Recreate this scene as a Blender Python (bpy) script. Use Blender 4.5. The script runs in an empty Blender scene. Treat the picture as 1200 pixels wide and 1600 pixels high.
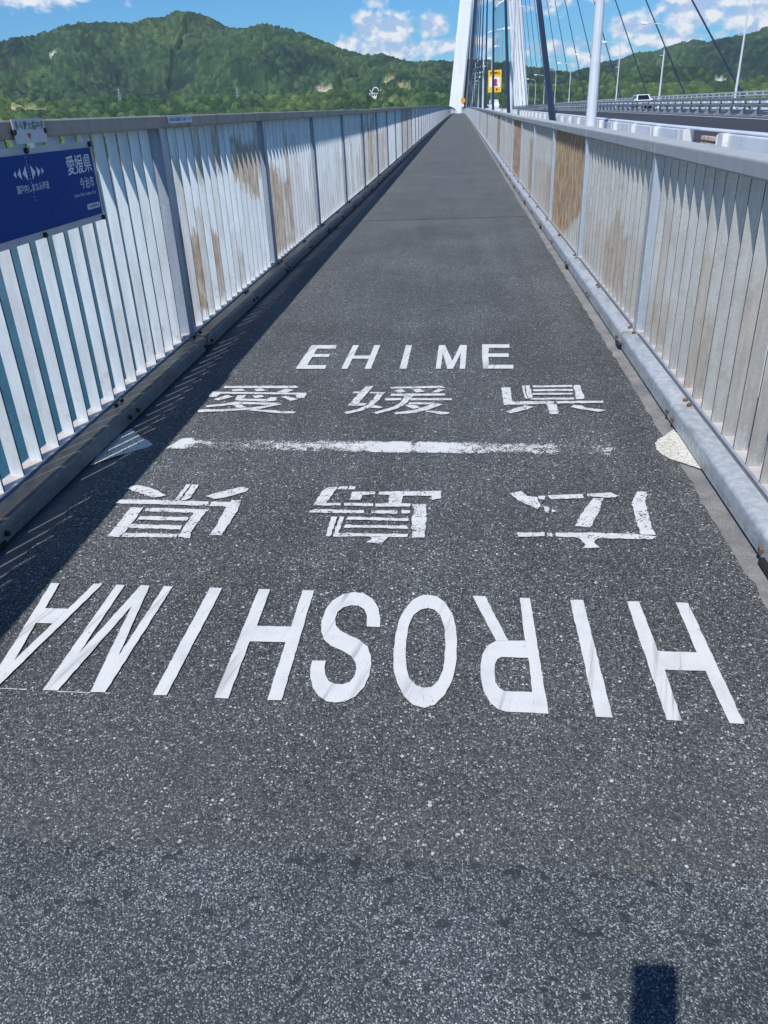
import bpy, bmesh, math, random
import numpy as np
from mathutils import Matrix, Vector

# ------------------------------------------------------------------ camera, sky, sun, exposure
scene = bpy.context.scene
COL = scene.collection
CAM_ROT = ((0.995486, -0.007472, 0.094614), (0.087233, 0.464756, -0.881131), (-0.037389, 0.885407, 0.46331))
cam_data = bpy.data.cameras.new("camera")
cam_data.sensor_fit = 'VERTICAL'
cam_data.sensor_height = 36.0
cam_data.lens = 27.045
cam_data.clip_start = 0.02
cam_data.clip_end = 40000.0
cam = bpy.data.objects.new("camera", cam_data)
COL.objects.link(cam)
cam.matrix_world = Matrix.Translation((0, 0, 1.286)) @ Matrix(CAM_ROT).to_4x4()
scene.camera = cam

SUN_AZ = math.radians(23.0)      # the sun stands behind the camera, this far to the left
SUN_EL = math.radians(55.0)
TO_SUN = Vector((-math.sin(SUN_AZ) * math.cos(SUN_EL), -math.cos(SUN_AZ) * math.cos(SUN_EL), math.sin(SUN_EL)))
sun_data = bpy.data.lights.new("sun", 'SUN')
sun_data.energy = 4.8
sun_data.angle = math.radians(0.53)
sun_data.color = (1.0, 0.98, 0.955)
sun = bpy.data.objects.new("sun", sun_data)
COL.objects.link(sun)
sun.rotation_euler = TO_SUN.to_track_quat('Z', 'Y').to_euler()

scene.view_settings.view_transform = 'Standard'
scene.view_settings.look = 'None'
scene.view_settings.exposure = 0.0
scene.view_settings.gamma = 1.0
scene.view_settings.use_curve_mapping = False
scene.cycles.max_bounces = 6
scene.cycles.diffuse_bounces = 3
scene.cycles.glossy_bounces = 3
scene.cycles.transparent_max_bounces = 12
scene.cycles.volume_bounces = 0
scene.cycles.use_denoising = True


class NT:
    """small helper to write node trees"""
    def __init__(self, tree):
        self.t = tree
    def n(self, kind, **kw):
        nd = self.t.nodes.new(kind)
        for k, v in kw.items():
            setattr(nd, k, v)
        return nd
    def put(self, sock, v):
        if isinstance(v, bpy.types.NodeSocket):
            self.t.links.new(v, sock)
        elif v is not None:
            if sock.type == 'RGBA' and isinstance(v, (tuple, list)) and len(v) == 3:
                v = (*v, 1.0)
            sock.default_value = v
    def m(self, op, a, b=None, c=None, clamp=False):
        nd = self.n('ShaderNodeMath', operation=op, use_clamp=clamp)
        self.put(nd.inputs[0], a)
        if b is not None: self.put(nd.inputs[1], b)
        if c is not None: self.put(nd.inputs[2], c)
        return nd.outputs[0]
    def vm(self, op, a, b=None):
        nd = self.n('ShaderNodeVectorMath', operation=op)
        self.put(nd.inputs[0], a)
        if b is not None: self.put(nd.inputs[1], b)
        return nd.outputs[0]
    def mix(self, f, a, b, blend='MIX'):
        nd = self.n('ShaderNodeMix', data_type='RGBA', blend_type=blend)
        self.put(nd.inputs[0], f); self.put(nd.inputs[6], a); self.put(nd.inputs[7], b)
        return nd.outputs[2]
    def ss(self, v, lo, hi, a=0.0, b=1.0):
        nd = self.n('ShaderNodeMapRange', interpolation_type='SMOOTHSTEP')
        self.put(nd.inputs[0], v); self.put(nd.inputs[1], lo); self.put(nd.inputs[2], hi)
        self.put(nd.inputs[3], a); self.put(nd.inputs[4], b)
        return nd.outputs[0]
    def noise(self, vec, scale, detail=3.0, rough=0.5, dist=0.0, dims='3D'):
        nd = self.n('ShaderNodeTexNoise', noise_dimensions=dims)
        self.put(nd.inputs['Vector'], vec); self.put(nd.inputs['Scale'], scale)
        self.put(nd.inputs['Detail'], detail); self.put(nd.inputs['Roughness'], rough); self.put(nd.inputs['Distortion'], dist)
        return nd.outputs[0]
    def vor(self, vec, scale, feature='F1', dims='3D', rnd=1.0):
        nd = self.n('ShaderNodeTexVoronoi', feature=feature, voronoi_dimensions=dims)
        self.put(nd.inputs['Vector'], vec); self.put(nd.inputs['Scale'], scale)
        if 'Randomness' in nd.inputs: self.put(nd.inputs['Randomness'], rnd)
        return nd
    def sep(self, v):
        nd = self.n('ShaderNodeSeparateXYZ'); self.put(nd.inputs[0], v)
        return nd.outputs
    def comb(self, x, y, z):
        nd = self.n('ShaderNodeCombineXYZ')
        for i, v in enumerate((x, y, z)): self.put(nd.inputs[i], v)
        return nd.outputs[0]
    def ramp(self, f, stops, interp='LINEAR'):
        nd = self.n('ShaderNodeValToRGB'); self.put(nd.inputs[0], f)
        cr = nd.color_ramp; cr.interpolation = interp
        while len(cr.elements) < len(stops): cr.elements.new(0.5)
        for e, (p, c) in zip(cr.elements, stops):
            e.position = p; e.color = (*c, 1.0) if len(c) == 3 else c
        return nd.outputs[0]


# world: daylight sky with cumulus clouds low above the hills, the same kind all the way round
world = bpy.data.worlds.new("World")
scene.world = world
world.use_nodes = True
wt = world.node_tree
wt.nodes.clear()
W = NT(wt)
sky = W.n('ShaderNodeTexSky', sky_type='NISHITA')
sky.sun_disc = False
sky.sun_elevation = SUN_EL
sky.sun_rotation = math.pi + SUN_AZ
sky.altitude = 0.0
sky.air_density = 1.0
sky.dust_density = 0.25
sky.ozone_density = 2.5
tc = W.n('ShaderNodeTexCoord')
dx, dy, dz_ = W.sep(tc.outputs['Generated'])
az = W.m('MULTIPLY', W.m('ARCTAN2', dx, dy), 57.2958)
el = W.m('MULTIPLY', W.m('ARCSINE', dz_), 57.2958)
cv = W.comb(az, W.m('MULTIPLY', el, 1.35), 0.0)


CLOUDS = [
    (-25.6, 7.0, 3.4, 0.95, 1.35), (-29.0, 6.7, 3.0, 0.8, 1.2),
    (-5.6, 4.6, 1.25, 0.85, 1.15), (-4.2, 4.4, 1.2, 0.95, 1.2), (-5.3, 6.1, 0.9, 0.6, 0.8), (-6.9, 3.5, 1.2, 0.7, 1.1),
    (-4.6, 3.2, 2.8, 0.8, 1.0), (-1.8, 4.5, 1.0, 0.75, 1.12), (-1.4, 3.5, 1.9, 0.55, 0.85), (0.9, 3.5, 1.8, 0.7, 0.8), (1.6, 5.6, 1.4, 0.5, 0.62),
    (5.4, 5.5, 1.9, 0.7, 0.75), (6.2, 3.0, 2.6, 0.55, 0.86), (10.4, 3.9, 1.7, 0.75, 1.0), (8.4, 5.7, 2.0, 0.6, 0.66), (9.0, 2.5, 3.0, 0.6, 0.75), (14.2, 4.6, 2.7, 1.2, 1.02),
    (12.6, 3.2, 3.0, 0.6, 0.85), (17.5, 4.0, 2.6, 1.1, 1.05), (21.5, 4.6, 3.2, 1.2, 0.9), (13.0, 6.4, 3.4, 0.7, 0.72), (19.0, 6.6, 3.0, 0.8, 0.85),
]
def cloud_heaps():
    """where cumulus heaps stand: the ones in the photograph, and scattered ones of the same kind round the horizon"""
    total = None
    for ca, ce, ra, re, amp in CLOUDS:
        u = W.m('DIVIDE', W.m('SUBTRACT', az, ca), ra)
        v = W.m('DIVIDE', W.m('SUBTRACT', el, ce), re)
        q = W.m('ADD', W.m('MULTIPLY', u, u), W.m('MULTIPLY', v, v))
        g = W.m('MULTIPLY', W.m('POWER', 2.71828, W.m('MULTIPLY', q, -1.0)), amp)
        total = g if total is None else W.m('MAXIMUM', total, g)
    far = W.ss(W.noise(W.comb(az, W.m('MULTIPLY', el, 1.5), 3.7), 0.085, 2.0), 0.50, 0.72)
    out = W.m('MAXIMUM', W.ss(W.m('ABSOLUTE', W.m('SUBTRACT', az, -4.0)), 26.0, 36.0), W.ss(el, 8.0, 14.0))
    return W.m('MAXIMUM', total, W.m('MULTIPLY', far, W.m('MULTIPLY', W.ss(el, 28.0, 6.0), out)))


def cloud_detail(off_az, off_el):
    a2 = W.m('ADD', az, off_az); e2 = W.m('MULTIPLY', W.m('ADD', el, off_el), 1.4)
    fine = W.noise(W.comb(a2, e2, 0.0), 0.85, 8.0, 0.54, 0.3)
    puff = W.vor(W.comb(W.m('ADD', a2, W.m('MULTIPLY', fine, 1.2)), e2, 0.0), 1.9, 'F1', '2D').outputs['Distance']
    return W.m('ADD', W.m('MULTIPLY', W.m('SUBTRACT', fine, 0.5), 1.5), W.m('MULTIPLY', W.m('SUBTRACT', 0.42, puff), 0.16))


heaps = cloud_heaps()
det = cloud_detail(0.0, 0.0)
soft = W.noise(W.comb(az, W.m('MULTIPLY', el, 1.4), 0.0), 0.85, 3.5, 0.5, 0.3)
soft_s = W.noise(W.comb(W.m('ADD', az, -0.3), W.m('MULTIPLY', W.m('ADD', el, 0.5), 1.4), 0.0), 0.85, 3.5, 0.5, 0.3)
dens = W.m('ADD', heaps, det)
cover = W.ss(dens, 0.26, 0.78)
lit = W.m('ADD', W.m('SUBTRACT', soft, soft_s), W.m('MULTIPLY', W.m('SUBTRACT', det, 0.05), 0.16))
shade = W.ss(lit, -0.15, 0.15)
thick = W.ss(dens, 0.5, 1.3)
base = W.mix(shade, (0.46, 0.61, 0.86), (0.96, 0.98, 1.0))
base = W.mix(W.m('MULTIPLY', thick, W.m('SUBTRACT', 1.0, shade)), base, (0.44, 0.60, 0.86))
clear = W.mix(1.0, sky.outputs[0], (0.50, 1.06, 1.58), 'MULTIPLY')
SKY_STRENGTH = 0.074
cloud_col = W.mix(1.0, base, (1.0 / SKY_STRENGTH * 0.97,) * 3, 'MULTIPLY')
skycol = W.mix(W.m('MULTIPLY', cover, 0.95), clear, cloud_col)
bg = W.n('ShaderNodeBackground')
W.put(bg.inputs[0], skycol)
bg.inputs[1].default_value = SKY_STRENGTH
wo = W.n('ShaderNodeOutputWorld')
wt.links.new(bg.outputs[0], wo.inputs[0])

# ------------------------------------------------------------------ helpers
RNG = random.Random(7)
R_CAMBER, S_CAMBER, Y_CAMBER = 23720.0, 0.00286, 15.0


def zc(y):
    """height of the deck's vertical curve above its level at the camera"""
    if y <= Y_CAMBER: return 0.0
    t = y - Y_CAMBER
    return S_CAMBER * t - t * t / (2 * R_CAMBER)


def slope(y):
    return 0.0 if y <= Y_CAMBER else S_CAMBER - (y - Y_CAMBER) / R_CAMBER


class MB:
    """collects simple shapes, then links them as one mesh object"""
    def __init__(self):
        self.v, self.f = [], []
    def add(self, vs, fs):
        o = len(self.v)
        self.v += [tuple(p) for p in vs]
        self.f += [tuple(i + o for i in q) for q in fs]
        return self
    def box(self, x0, x1, y0, y1, z0, z1):
        vs = [(x, y, z) for z in (z0, z1) for y in (y0, y1) for x in (x0, x1)]
        return self.add(vs, [(0, 2, 3, 1), (4, 5, 7, 6), (0, 1, 5, 4), (2, 6, 7, 3), (0, 4, 6, 2), (1, 3, 7, 5)])
    def extrude_y(self, prof, y0, y1, fz=None):
        """prof: closed list of (x, z), counter-clockwise seen from -y"""
        n = len(prof)
        vs = [(x, y0, z) for x, z in prof] + [(x, y1, z) for x, z in prof]
        fs = [(i, (i + 1) % n, n + (i + 1) % n, n + i) for i in range(n)]
        fs += [tuple(range(n - 1, -1, -1)), tuple(range(n, 2 * n))]
        return self.add(vs, fs)
    def sweep_y(self, prof, ys, zf):
        n = len(prof); m = len(ys)
        vs = [(x, y, z + zf(y)) for y in ys for x, z in prof]
        fs = [(k * n + i, k * n + (i + 1) % n, (k + 1) * n + (i + 1) % n, (k + 1) * n + i) for k in range(m - 1) for i in range(n)]
        fs += [tuple(range(n - 1, -1, -1)), tuple((m - 1) * n + i for i in range(n))]
        return self.add(vs, fs)
    def tube(self, pts, rads, n=8, cap=True):
        pts = [Vector(p) for p in pts]
        rings = []
        prev = None
        for i, p in enumerate(pts):
            t = (pts[min(i + 1, len(pts) - 1)] - pts[max(i - 1, 0)]).normalized()
            if prev is None:
                ref = Vector((0, 0, 1)) if abs(t.z) < 0.9 else Vector((1, 0, 0))
                a = t.cross(ref).normalized()
            else:
                a = (prev - t * prev.dot(t)).normalized()
            prev = a
            b = t.cross(a)
            r = rads[i] if isinstance(rads, (list, tuple)) else rads
            rings.append([p + (a * math.cos(2 * math.pi * k / n) + b * math.sin(2 * math.pi * k / n)) * r for k in range(n)])
        vs = [v for rg in rings for v in rg]
        fs = [(i * n + k, i * n + (k + 1) % n, (i + 1) * n + (k + 1) % n, (i + 1) * n + k) for i in range(len(pts) - 1) for k in range(n)]
        if cap:
            fs += [tuple(range(n - 1, -1, -1)), tuple((len(pts) - 1) * n + k for k in range(n))]
        return self.add(vs, fs)
    def loft(self, rings, cap=True):
        n = len(rings[0])
        vs = [p for r in rings for p in r]
        fs = [(i * n + k, i * n + (k + 1) % n, (i + 1) * n + (k + 1) % n, (i + 1) * n + k) for i in range(len(rings) - 1) for k in range(n)]
        if cap:
            fs += [tuple(range(n - 1, -1, -1)), tuple((len(rings) - 1) * n + k for k in range(n))]
        return self.add(vs, fs)
    def mesh(self, name, mat, smooth=False):
        me = bpy.data.meshes.new(name)
        me.from_pydata(self.v, [], self.f)
        bm = bmesh.new(); bm.from_mesh(me)
        bmesh.ops.recalc_face_normals(bm, faces=bm.faces)
        bm.to_mesh(me); bm.free()
        if mat is not None: me.materials.append(mat)
        if smooth:
            for p in me.polygons: p.use_smooth = True
        me.update()
        return me
    def obj(self, name, mat, parent=None, loc=(0, 0, 0), smooth=False):
        return link(name, self.mesh(name, mat, smooth), parent, loc)


def link(name, data, parent=None, loc=(0, 0, 0), rot=None):
    o = bpy.data.objects.new(name, data)
    COL.objects.link(o)
    o.location = loc
    if rot: o.rotation_euler = rot
    if parent is not None: o.parent = parent
    return o


def tag(o, label=None, cat=None, group=None, kind=None):
    if label: o["label"] = label
    if cat: o["category"] = cat
    if group: o["group"] = group
    if kind: o["kind"] = kind
    return o


def thing(name, label, cat, loc=(0, 0, 0), group=None):
    return tag(link(name, None, None, loc), label, cat, group)


def rounded(x0, x1, z0, z1, r, n=3):
    pts = []
    for cx, cz, a0 in ((x1 - r, z0 + r, -90), (x1 - r, z1 - r, 0), (x0 + r, z1 - r, 90), (x0 + r, z0 + r, 180)):
        for k in range(n + 1):
            a = math.radians(a0 + 90 * k / n)
            pts.append((cx + r * math.cos(a), cz + r * math.sin(a)))
    return pts


# ------------------------------------------------------------------ materials
def mat_new(name):
    m = bpy.data.materials.new(name)
    m.use_nodes = True
    m.node_tree.nodes.clear()
    t = NT(m.node_tree)
    p = t.n('ShaderNodeBsdfPrincipled')
    o = t.n('ShaderNodeOutputMaterial')
    m.node_tree.links.new(p.outputs[0], o.inputs[0])
    return m, t, p, o


def pos(t):
    return t.n('ShaderNodeNewGeometry').outputs['Position']


def bump(t, p, h, strength, dist):
    b = t.n('ShaderNodeBump')
    b.inputs['Strength'].default_value = strength
    b.inputs['Distance'].default_value = dist
    t.put(b.inputs['Height'], h)
    t.t.links.new(b.outputs[0], p.inputs['Normal'])


def simple(name, col, rough=0.6, metal=0.0, var=0.12, scale=6.0, spec=0.5):
    m, t, p, o = mat_new(name)
    n = t.noise(pos(t), scale, 4.0, 0.6)
    c = t.mix(t.ss(n, 0.3, 0.7), tuple(v * (1 - var) for v in col), tuple(min(1.0, v * (1 + var)) for v in col))
    t.put(p.inputs['Base Color'], c)
    p.inputs['Roughness'].default_value = rough
    p.inputs['Metallic'].default_value = metal
    p.inputs['Specular IOR Level'].default_value = spec
    return m


def mat_asphalt():
    m, t, p, o = mat_new("walkway_asphalt")
    P = pos(t)
    x, y, z = t.sep(P)
    P2 = t.comb(x, y, 0.0)
    Pw = t.vm('ADD', P2, t.vm('MULTIPLY', t.comb(t.noise(P2, 150.0, 2.0), t.noise(P2, 171.0, 2.0), 0.0), (0.007, 0.007, 0.0)))
    def layer(scale, share, r0, r1):
        v = t.vor(Pw, scale, 'F1', '2D')
        c3 = t.sep(v.outputs['Color'])
        rad = t.m('ADD', r0, t.m('MULTIPLY', c3[1], r1 - r0))
        mask = t.ss(v.outputs['Distance'], t.m('ADD', rad, 0.07), t.m('SUBTRACT', rad, 0.03))
        mask = t.m('MULTIPLY', mask, t.ss(c3[2], share + 0.01, share - 0.01))
        return c3[0], mask, v.outputs['Distance']
    f0, fm_, fd = layer(430.0, 1.1, 0.25, 0.5)
    m0, mm_, md = layer(205.0, 0.72, 0.18, 0.50)
    b0, bm_, bd = layer(104.0, 0.36, 0.16, 0.46)
    fine = t.ramp(f0, [(0.0, (0.022, 0.022, 0.023)), (0.5, (0.066, 0.066, 0.068)), (0.80, (0.15, 0.15, 0.152)), (1.0, (0.42, 0.42, 0.41))])
    col = t.mix(t.m('MULTIPLY', t.m('SUBTRACT', 1.0, fm_), 0.55), fine, (0.022, 0.022, 0.024))
    mid = t.ramp(m0, [(0.0, (0.018, 0.018, 0.020)), (0.35, (0.062, 0.062, 0.065)), (0.70, (0.135, 0.135, 0.138)), (0.86, (0.30, 0.30, 0.295)), (1.0, (0.68, 0.67, 0.64))])
    col = t.mix(mm_, col, mid)
    bigc = t.ramp(b0, [(0.0, (0.020, 0.021, 0.023)), (0.40, (0.075, 0.075, 0.078)), (0.80, (0.14, 0.14, 0.143)), (0.92, (0.30, 0.295, 0.285)), (1.0, (0.70, 0.69, 0.65))])
    col = t.mix(bm_, col, bigc)
    # slow changes of tone: wear along the middle, paler towards the far side, tyre-dark bands
    slow = t.noise(P2, 0.9, 4.0, 0.6)
    tone = t.ss(slow, 0.25, 0.75, 0.80, 1.22)
    tone = t.m('MULTIPLY', tone, t.ss(t.noise(t.comb(t.m('MULTIPLY', x, 5.0), t.m('MULTIPLY', y, 0.35), 2.0), 1.0, 2.0), 0.3, 0.7, 0.92, 1.10))
    far_pale = t.m('MULTIPLY', t.ss(y, 4.0, 16.0), 0.55)
    col = t.mix(1.0, col, t.comb(tone, tone, tone), 'MULTIPLY')
    col = t.mix(t.m('MULTIPLY', far_pale, 0.8), col, (0.125, 0.128, 0.131))
    near = t.ss(y, 1.9, 0.9)
    col = t.mix(t.m('MULTIPLY', near, t.m('MULTIPLY', 0.30, t.ss(slow, 0.2, 0.7))), col, (0.128, 0.130, 0.131))
    stain = t.m('MULTIPLY', t.ss(t.noise(P2, 2.7, 5.0, 0.65, 0.6), 0.56, 0.72), 0.32)
    col = t.mix(stain, col, (0.034, 0.035, 0.037))
    col = t.mix(1.0, col, (0.955, 1.0, 0.985), 'MULTIPLY')
    # the transverse joint
    jd = t.m('ABSOLUTE', t.m('SUBTRACT', y, t.m('ADD', 10.66, t.m('MULTIPLY', t.noise(t.comb(x, 0.0, 0.0), 3.0, 2.0), 0.05))))
    col = t.mix(t.m('MULTIPLY', t.ss(jd, 0.075, 0.0), 0.75), col, (0.035, 0.036, 0.04))
    jd2 = t.m('ABSOLUTE', t.m('SUBTRACT', y, 20.6))
    col = t.mix(t.m('MULTIPLY', t.ss(jd2, 0.16, 0.0), 0.5), col, (0.04, 0.04, 0.045))
    t.put(p.inputs['Base Color'], col)
    p.inputs['Roughness'].default_value = 0.78
    p.inputs['Specular IOR Level'].default_value = 0.35
    h = t.m('ADD', t.m('ADD', t.m('MULTIPLY', bm_, 0.8), t.m('MULTIPLY', mm_, 0.5)), t.m('MULTIPLY', fd, -0.4))
    bump(t, p, h, 0.85, 0.0022)
    return m


def mat_strip():
    m, t, p, o = mat_new("gritted_joint_strip")
    P = pos(t)
    x, y, z = t.sep(P)
    P2 = t.comb(x, y, 0.0)
    v = t.vor(P2, 380.0, 'F1', '2D')
    e = t.vor(P2, 380.0, 'DISTANCE_TO_EDGE', '2D').outputs['Distance']
    r = t.sep(v.outputs['Color'])
    g = t.ramp(r[0], [(0.0, (0.028, 0.036, 0.042)), (0.40, (0.062, 0.074, 0.084)), (0.72, (0.14, 0.158, 0.168)), (0.90, (0.31, 0.328, 0.325)), (1.0, (0.60, 0.615, 0.60))])
    col = t.mix(t.ss(e, 0.02, 0.10), (0.03, 0.033, 0.038), g)
    blot = t.noise(t.comb(t.m('MULTIPLY', x, 0.8), y, 0.0), 36.0, 2.0, 0.5)
    rowm = t.m('MAXIMUM', t.ss(t.m('ABSOLUTE', t.m('SUBTRACT', y, 0.99)), 0.05, 0.0), t.m('MAXIMUM', t.ss(t.m('ABSOLUTE', t.m('SUBTRACT', y, 0.885)), 0.07, 0.0, 0.0, 0.75), t.ss(t.m('ABSOLUTE', t.m('SUBTRACT', y, 0.77)), 0.07, 0.0, 0.0, 0.6)))
    lo = t.m('SUBTRACT', 0.685, t.m('MULTIPLY', rowm, 0.115))
    bm_ = t.ss(blot, lo, t.m('ADD', lo, 0.04))
    col = t.mix(t.m('MULTIPLY', bm_, 0.85), col, (0.026, 0.030, 0.034))
    seam = t.m('ABSOLUTE', t.m('SUBTRACT', y, t.m('ADD', 1.005, t.m('MULTIPLY', t.noise(P2, 8.0, 3.0), 0.02))))
    col = t.mix(t.m('MULTIPLY', t.ss(seam, 0.012, 0.0), 0.6), col, (0.03, 0.032, 0.036))
    slow = t.ss(t.noise(P2, 2.2, 4.0, 0.65), 0.3, 0.7, 0.56, 1.0)
    col = t.mix(1.0, col, t.comb(slow, slow, slow), 'MULTIPLY')
    t.put(p.inputs['Base Color'], col)
    p.inputs['Roughness'].default_value = 0.7
    bump(t, p, t.m('MULTIPLY', v.outputs['Distance'], -1.0), 0.7, 0.0012)
    return m


def mat_paint(name, wear_lo, wear_hi, streak=0.0, attr=False, col=(0.635, 0.632, 0.612), crack=0.0):
    """road paint; the worn part of the coat is gone and shows the asphalt under it"""
    m, t, p, o = mat_new(name)
    P = pos(t)
    x, y, z = t.sep(P)
    P2 = t.comb(x, y, 0.0)
    a = t.noise(P2, 120.0, 3.0, 0.7)
    b = t.noise(P2, 24.0, 3.0, 0.6)
    v = t.m('ADD', t.m('MULTIPLY', a, 0.62), t.m('MULTIPLY', b, 0.38))
    if attr:
        at = t.n('ShaderNodeAttribute', attribute_name='cover')
        thr = t.m('SUBTRACT', 0.605, t.m('MULTIPLY', at.outputs['Fac'], 0.20))
        gone = t.ss(v, thr, t.m('SUBTRACT', thr, 0.03))
    else:
        gone = t.ss(v, wear_lo, wear_hi)
    if crack > 0:
        wv = t.vm('ADD', P2, t.vm('MULTIPLY', t.comb(b, a, 0.0), (0.03, 0.03, 0.0)))
        ce = t.vor(wv, 34.0, 'DISTANCE_TO_EDGE', '2D').outputs['Distance']
        gone = t.m('MAXIMUM', gone, t.m('MULTIPLY', t.ss(ce, 0.045, 0.012), crack))
    st = t.noise(t.comb(t.m('ADD', t.m('MULTIPLY', x, 38.0), t.m('MULTIPLY', y, -9.0)), t.m('MULTIPLY', y, 1.6), 0.0), 1.0, 4.0, 0.6)
    dirt = t.m('MULTIPLY', t.ss(st, 0.50, 0.74), streak)
    dirt = t.m('MAXIMUM', dirt, t.m('MULTIPLY', t.ss(t.noise(P2, 9.0, 5.0, 0.7), 0.42, 0.75), 0.30))
    speck = t.ss(t.noise(P2, 160.0, 2.0), 0.60, 0.72)
    dirt = t.m('MAXIMUM', dirt, t.m('MULTIPLY', speck, 0.38))
    c = t.mix(dirt, col, tuple(k * f for k, f in zip(col, (0.44, 0.44, 0.48))))
    t.put(p.inputs['Base Color'], c)
    p.inputs['Roughness'].default_value = 0.62
    bump(t, p, v, 0.35, 0.001)
    tr = t.n('ShaderNodeBsdfTransparent')
    mx = t.n('ShaderNodeMixShader')
    t.put(mx.inputs[0], gone)
    m.node_tree.links.new(p.outputs[0], mx.inputs[1])
    m.node_tree.links.new(tr.outputs[0], mx.inputs[2])
    m.node_tree.links.new(mx.outputs[0], o.inputs[0])
    return m


def mat_galv(name, base, source, rough=0.42, metal=0.25, grime=0.25):
    """weathered galvanised steel; rust-brown stains by height, set for each piece (colour: amount, from, to, seed)"""
    m, t, p, o = mat_new(name)
    P = pos(t)
    x, y, z = t.sep(P)
    sp = t.vor(P, 95.0).outputs['Color']
    spr = t.sep(sp)[0]
    n1 = t.noise(t.comb(t.m('MULTIPLY', x, 18.0), t.m('MULTIPLY', y, 18.0), t.m('MULTIPLY', z, 3.0)), 1.0, 5.0, 0.65)
    c = t.mix(t.ss(n1, 0.3, 0.72), tuple(v * 0.86 for v in base), tuple(min(1, v * 1.08) for v in base))
    c = t.mix(t.m('MULTIPLY', t.m('SUBTRACT', spr, 0.5), 0.22), c, (0.9, 0.95, 1.0))
    n2 = t.noise(P, 11.0, 5.0, 0.7)
    n3 = t.noise(t.comb(t.m('MULTIPLY', x, 130.0), t.m('MULTIPLY', y, 130.0), t.m('MULTIPLY', z, 2.2)), 1.0, 4.0, 0.6)
    gr = t.m('MULTIPLY', t.m('MAXIMUM', t.ss(n2, 0.48, 0.78), t.m('MULTIPLY', t.ss(n3, 0.45, 0.75), 0.7)), grime)
    c = t.mix(gr, c, (0.34, 0.315, 0.27))
    if source:
        if source == 'object':
            oi = t.n('ShaderNodeObjectInfo')
            cc = oi.outputs['Color']; al = oi.outputs['Alpha']
            sc_ = t.n('ShaderNodeSeparateColor'); t.put(sc_.inputs[0], cc)
            amt, lo, hi = sc_.outputs[0], sc_.outputs[1], sc_.outputs[2]
        else:
            at = t.n('ShaderNodeAttribute', attribute_name='stain')
            sc_ = t.n('ShaderNodeSeparateColor'); t.put(sc_.inputs[0], at.outputs['Color'])
            amt, lo, hi = sc_.outputs[0], sc_.outputs[1], sc_.outputs[2]
        jag = t.m('MULTIPLY', t.m('SUBTRACT', t.noise(t.comb(t.m('MULTIPLY', x, 70.0), t.m('MULTIPLY', y, 70.0), t.m('MULTIPLY', z, 9.0)), 1.0, 4.0, 0.7), 0.5), 0.34)
        zz = t.m('ADD', t.m('SUBTRACT', z, t.n('ShaderNodeValue').outputs[0]), jag)
        inb = t.m('MULTIPLY', t.ss(zz, t.m('SUBTRACT', lo, 0.02), t.m('ADD', lo, 0.05)), t.ss(zz, t.m('ADD', hi, 0.05), t.m('SUBTRACT', hi, 0.02)))
        rn = t.noise(t.comb(t.m('MULTIPLY', x, 40.0), t.m('MULTIPLY', y, 40.0), t.m('MULTIPLY', z, 5.0)), 1.0, 5.0, 0.7)
        st = t.m('MULTIPLY', t.m('MULTIPLY', inb, amt), t.ss(rn, 0.26, 0.62, 0.38, 1.0), clamp=True)
        rust = t.mix(t.ss(t.noise(t.comb(t.m('MULTIPLY', x, 60.0), t.m('MULTIPLY', y, 60.0), t.m('MULTIPLY', z, 7.0)), 1.0, 4.0, 0.65), 0.3, 0.7), (0.22, 0.118, 0.05), (0.42, 0.30, 0.175))
        c = t.mix(st, c, rust)
        foot = t.m('MULTIPLY', t.ss(z, 0.42, 0.09), t.ss(n2, 0.50, 0.72, 0.0, 0.42))
        c = t.mix(foot, c, (0.40, 0.31, 0.20))
    t.put(p.inputs['Base Color'], c)
    p.inputs['Roughness'].default_value = rough
    p.inputs['Metallic'].default_value = metal
    bump(t, p, n1, 0.12, 0.002)
    return m


def mat_kerb(name, base, dirty, top=None):
    m, t, p, o = mat_new(name)
    P = pos(t)
    x, y, z = t.sep(P)
    n1 = t.noise(P, 26.0, 6.0, 0.7)
    n2 = t.noise(t.comb(t.m('MULTIPLY', x, 20.0), t.m('MULTIPLY', y, 4.0), t.m('MULTIPLY', z, 20.0)), 1.0, 4.0, 0.65)
    c = t.mix(t.ss(n1, 0.35, 0.7), tuple(v * 0.78 for v in base), tuple(min(1, v * 1.12) for v in base))
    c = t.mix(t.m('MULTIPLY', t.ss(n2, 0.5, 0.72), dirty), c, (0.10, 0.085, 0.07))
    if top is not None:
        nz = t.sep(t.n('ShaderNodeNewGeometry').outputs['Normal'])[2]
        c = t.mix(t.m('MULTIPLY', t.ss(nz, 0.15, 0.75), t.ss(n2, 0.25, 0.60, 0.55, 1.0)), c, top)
    t.put(p.inputs['Base Color'], c)
    p.inputs['Roughness'].default_value = 0.45
    p.inputs['Metallic'].default_value = 0.2
    bump(t, p, t.noise(P, 55.0, 5.0, 0.7), 0.4, 0.003)
    return m


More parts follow.
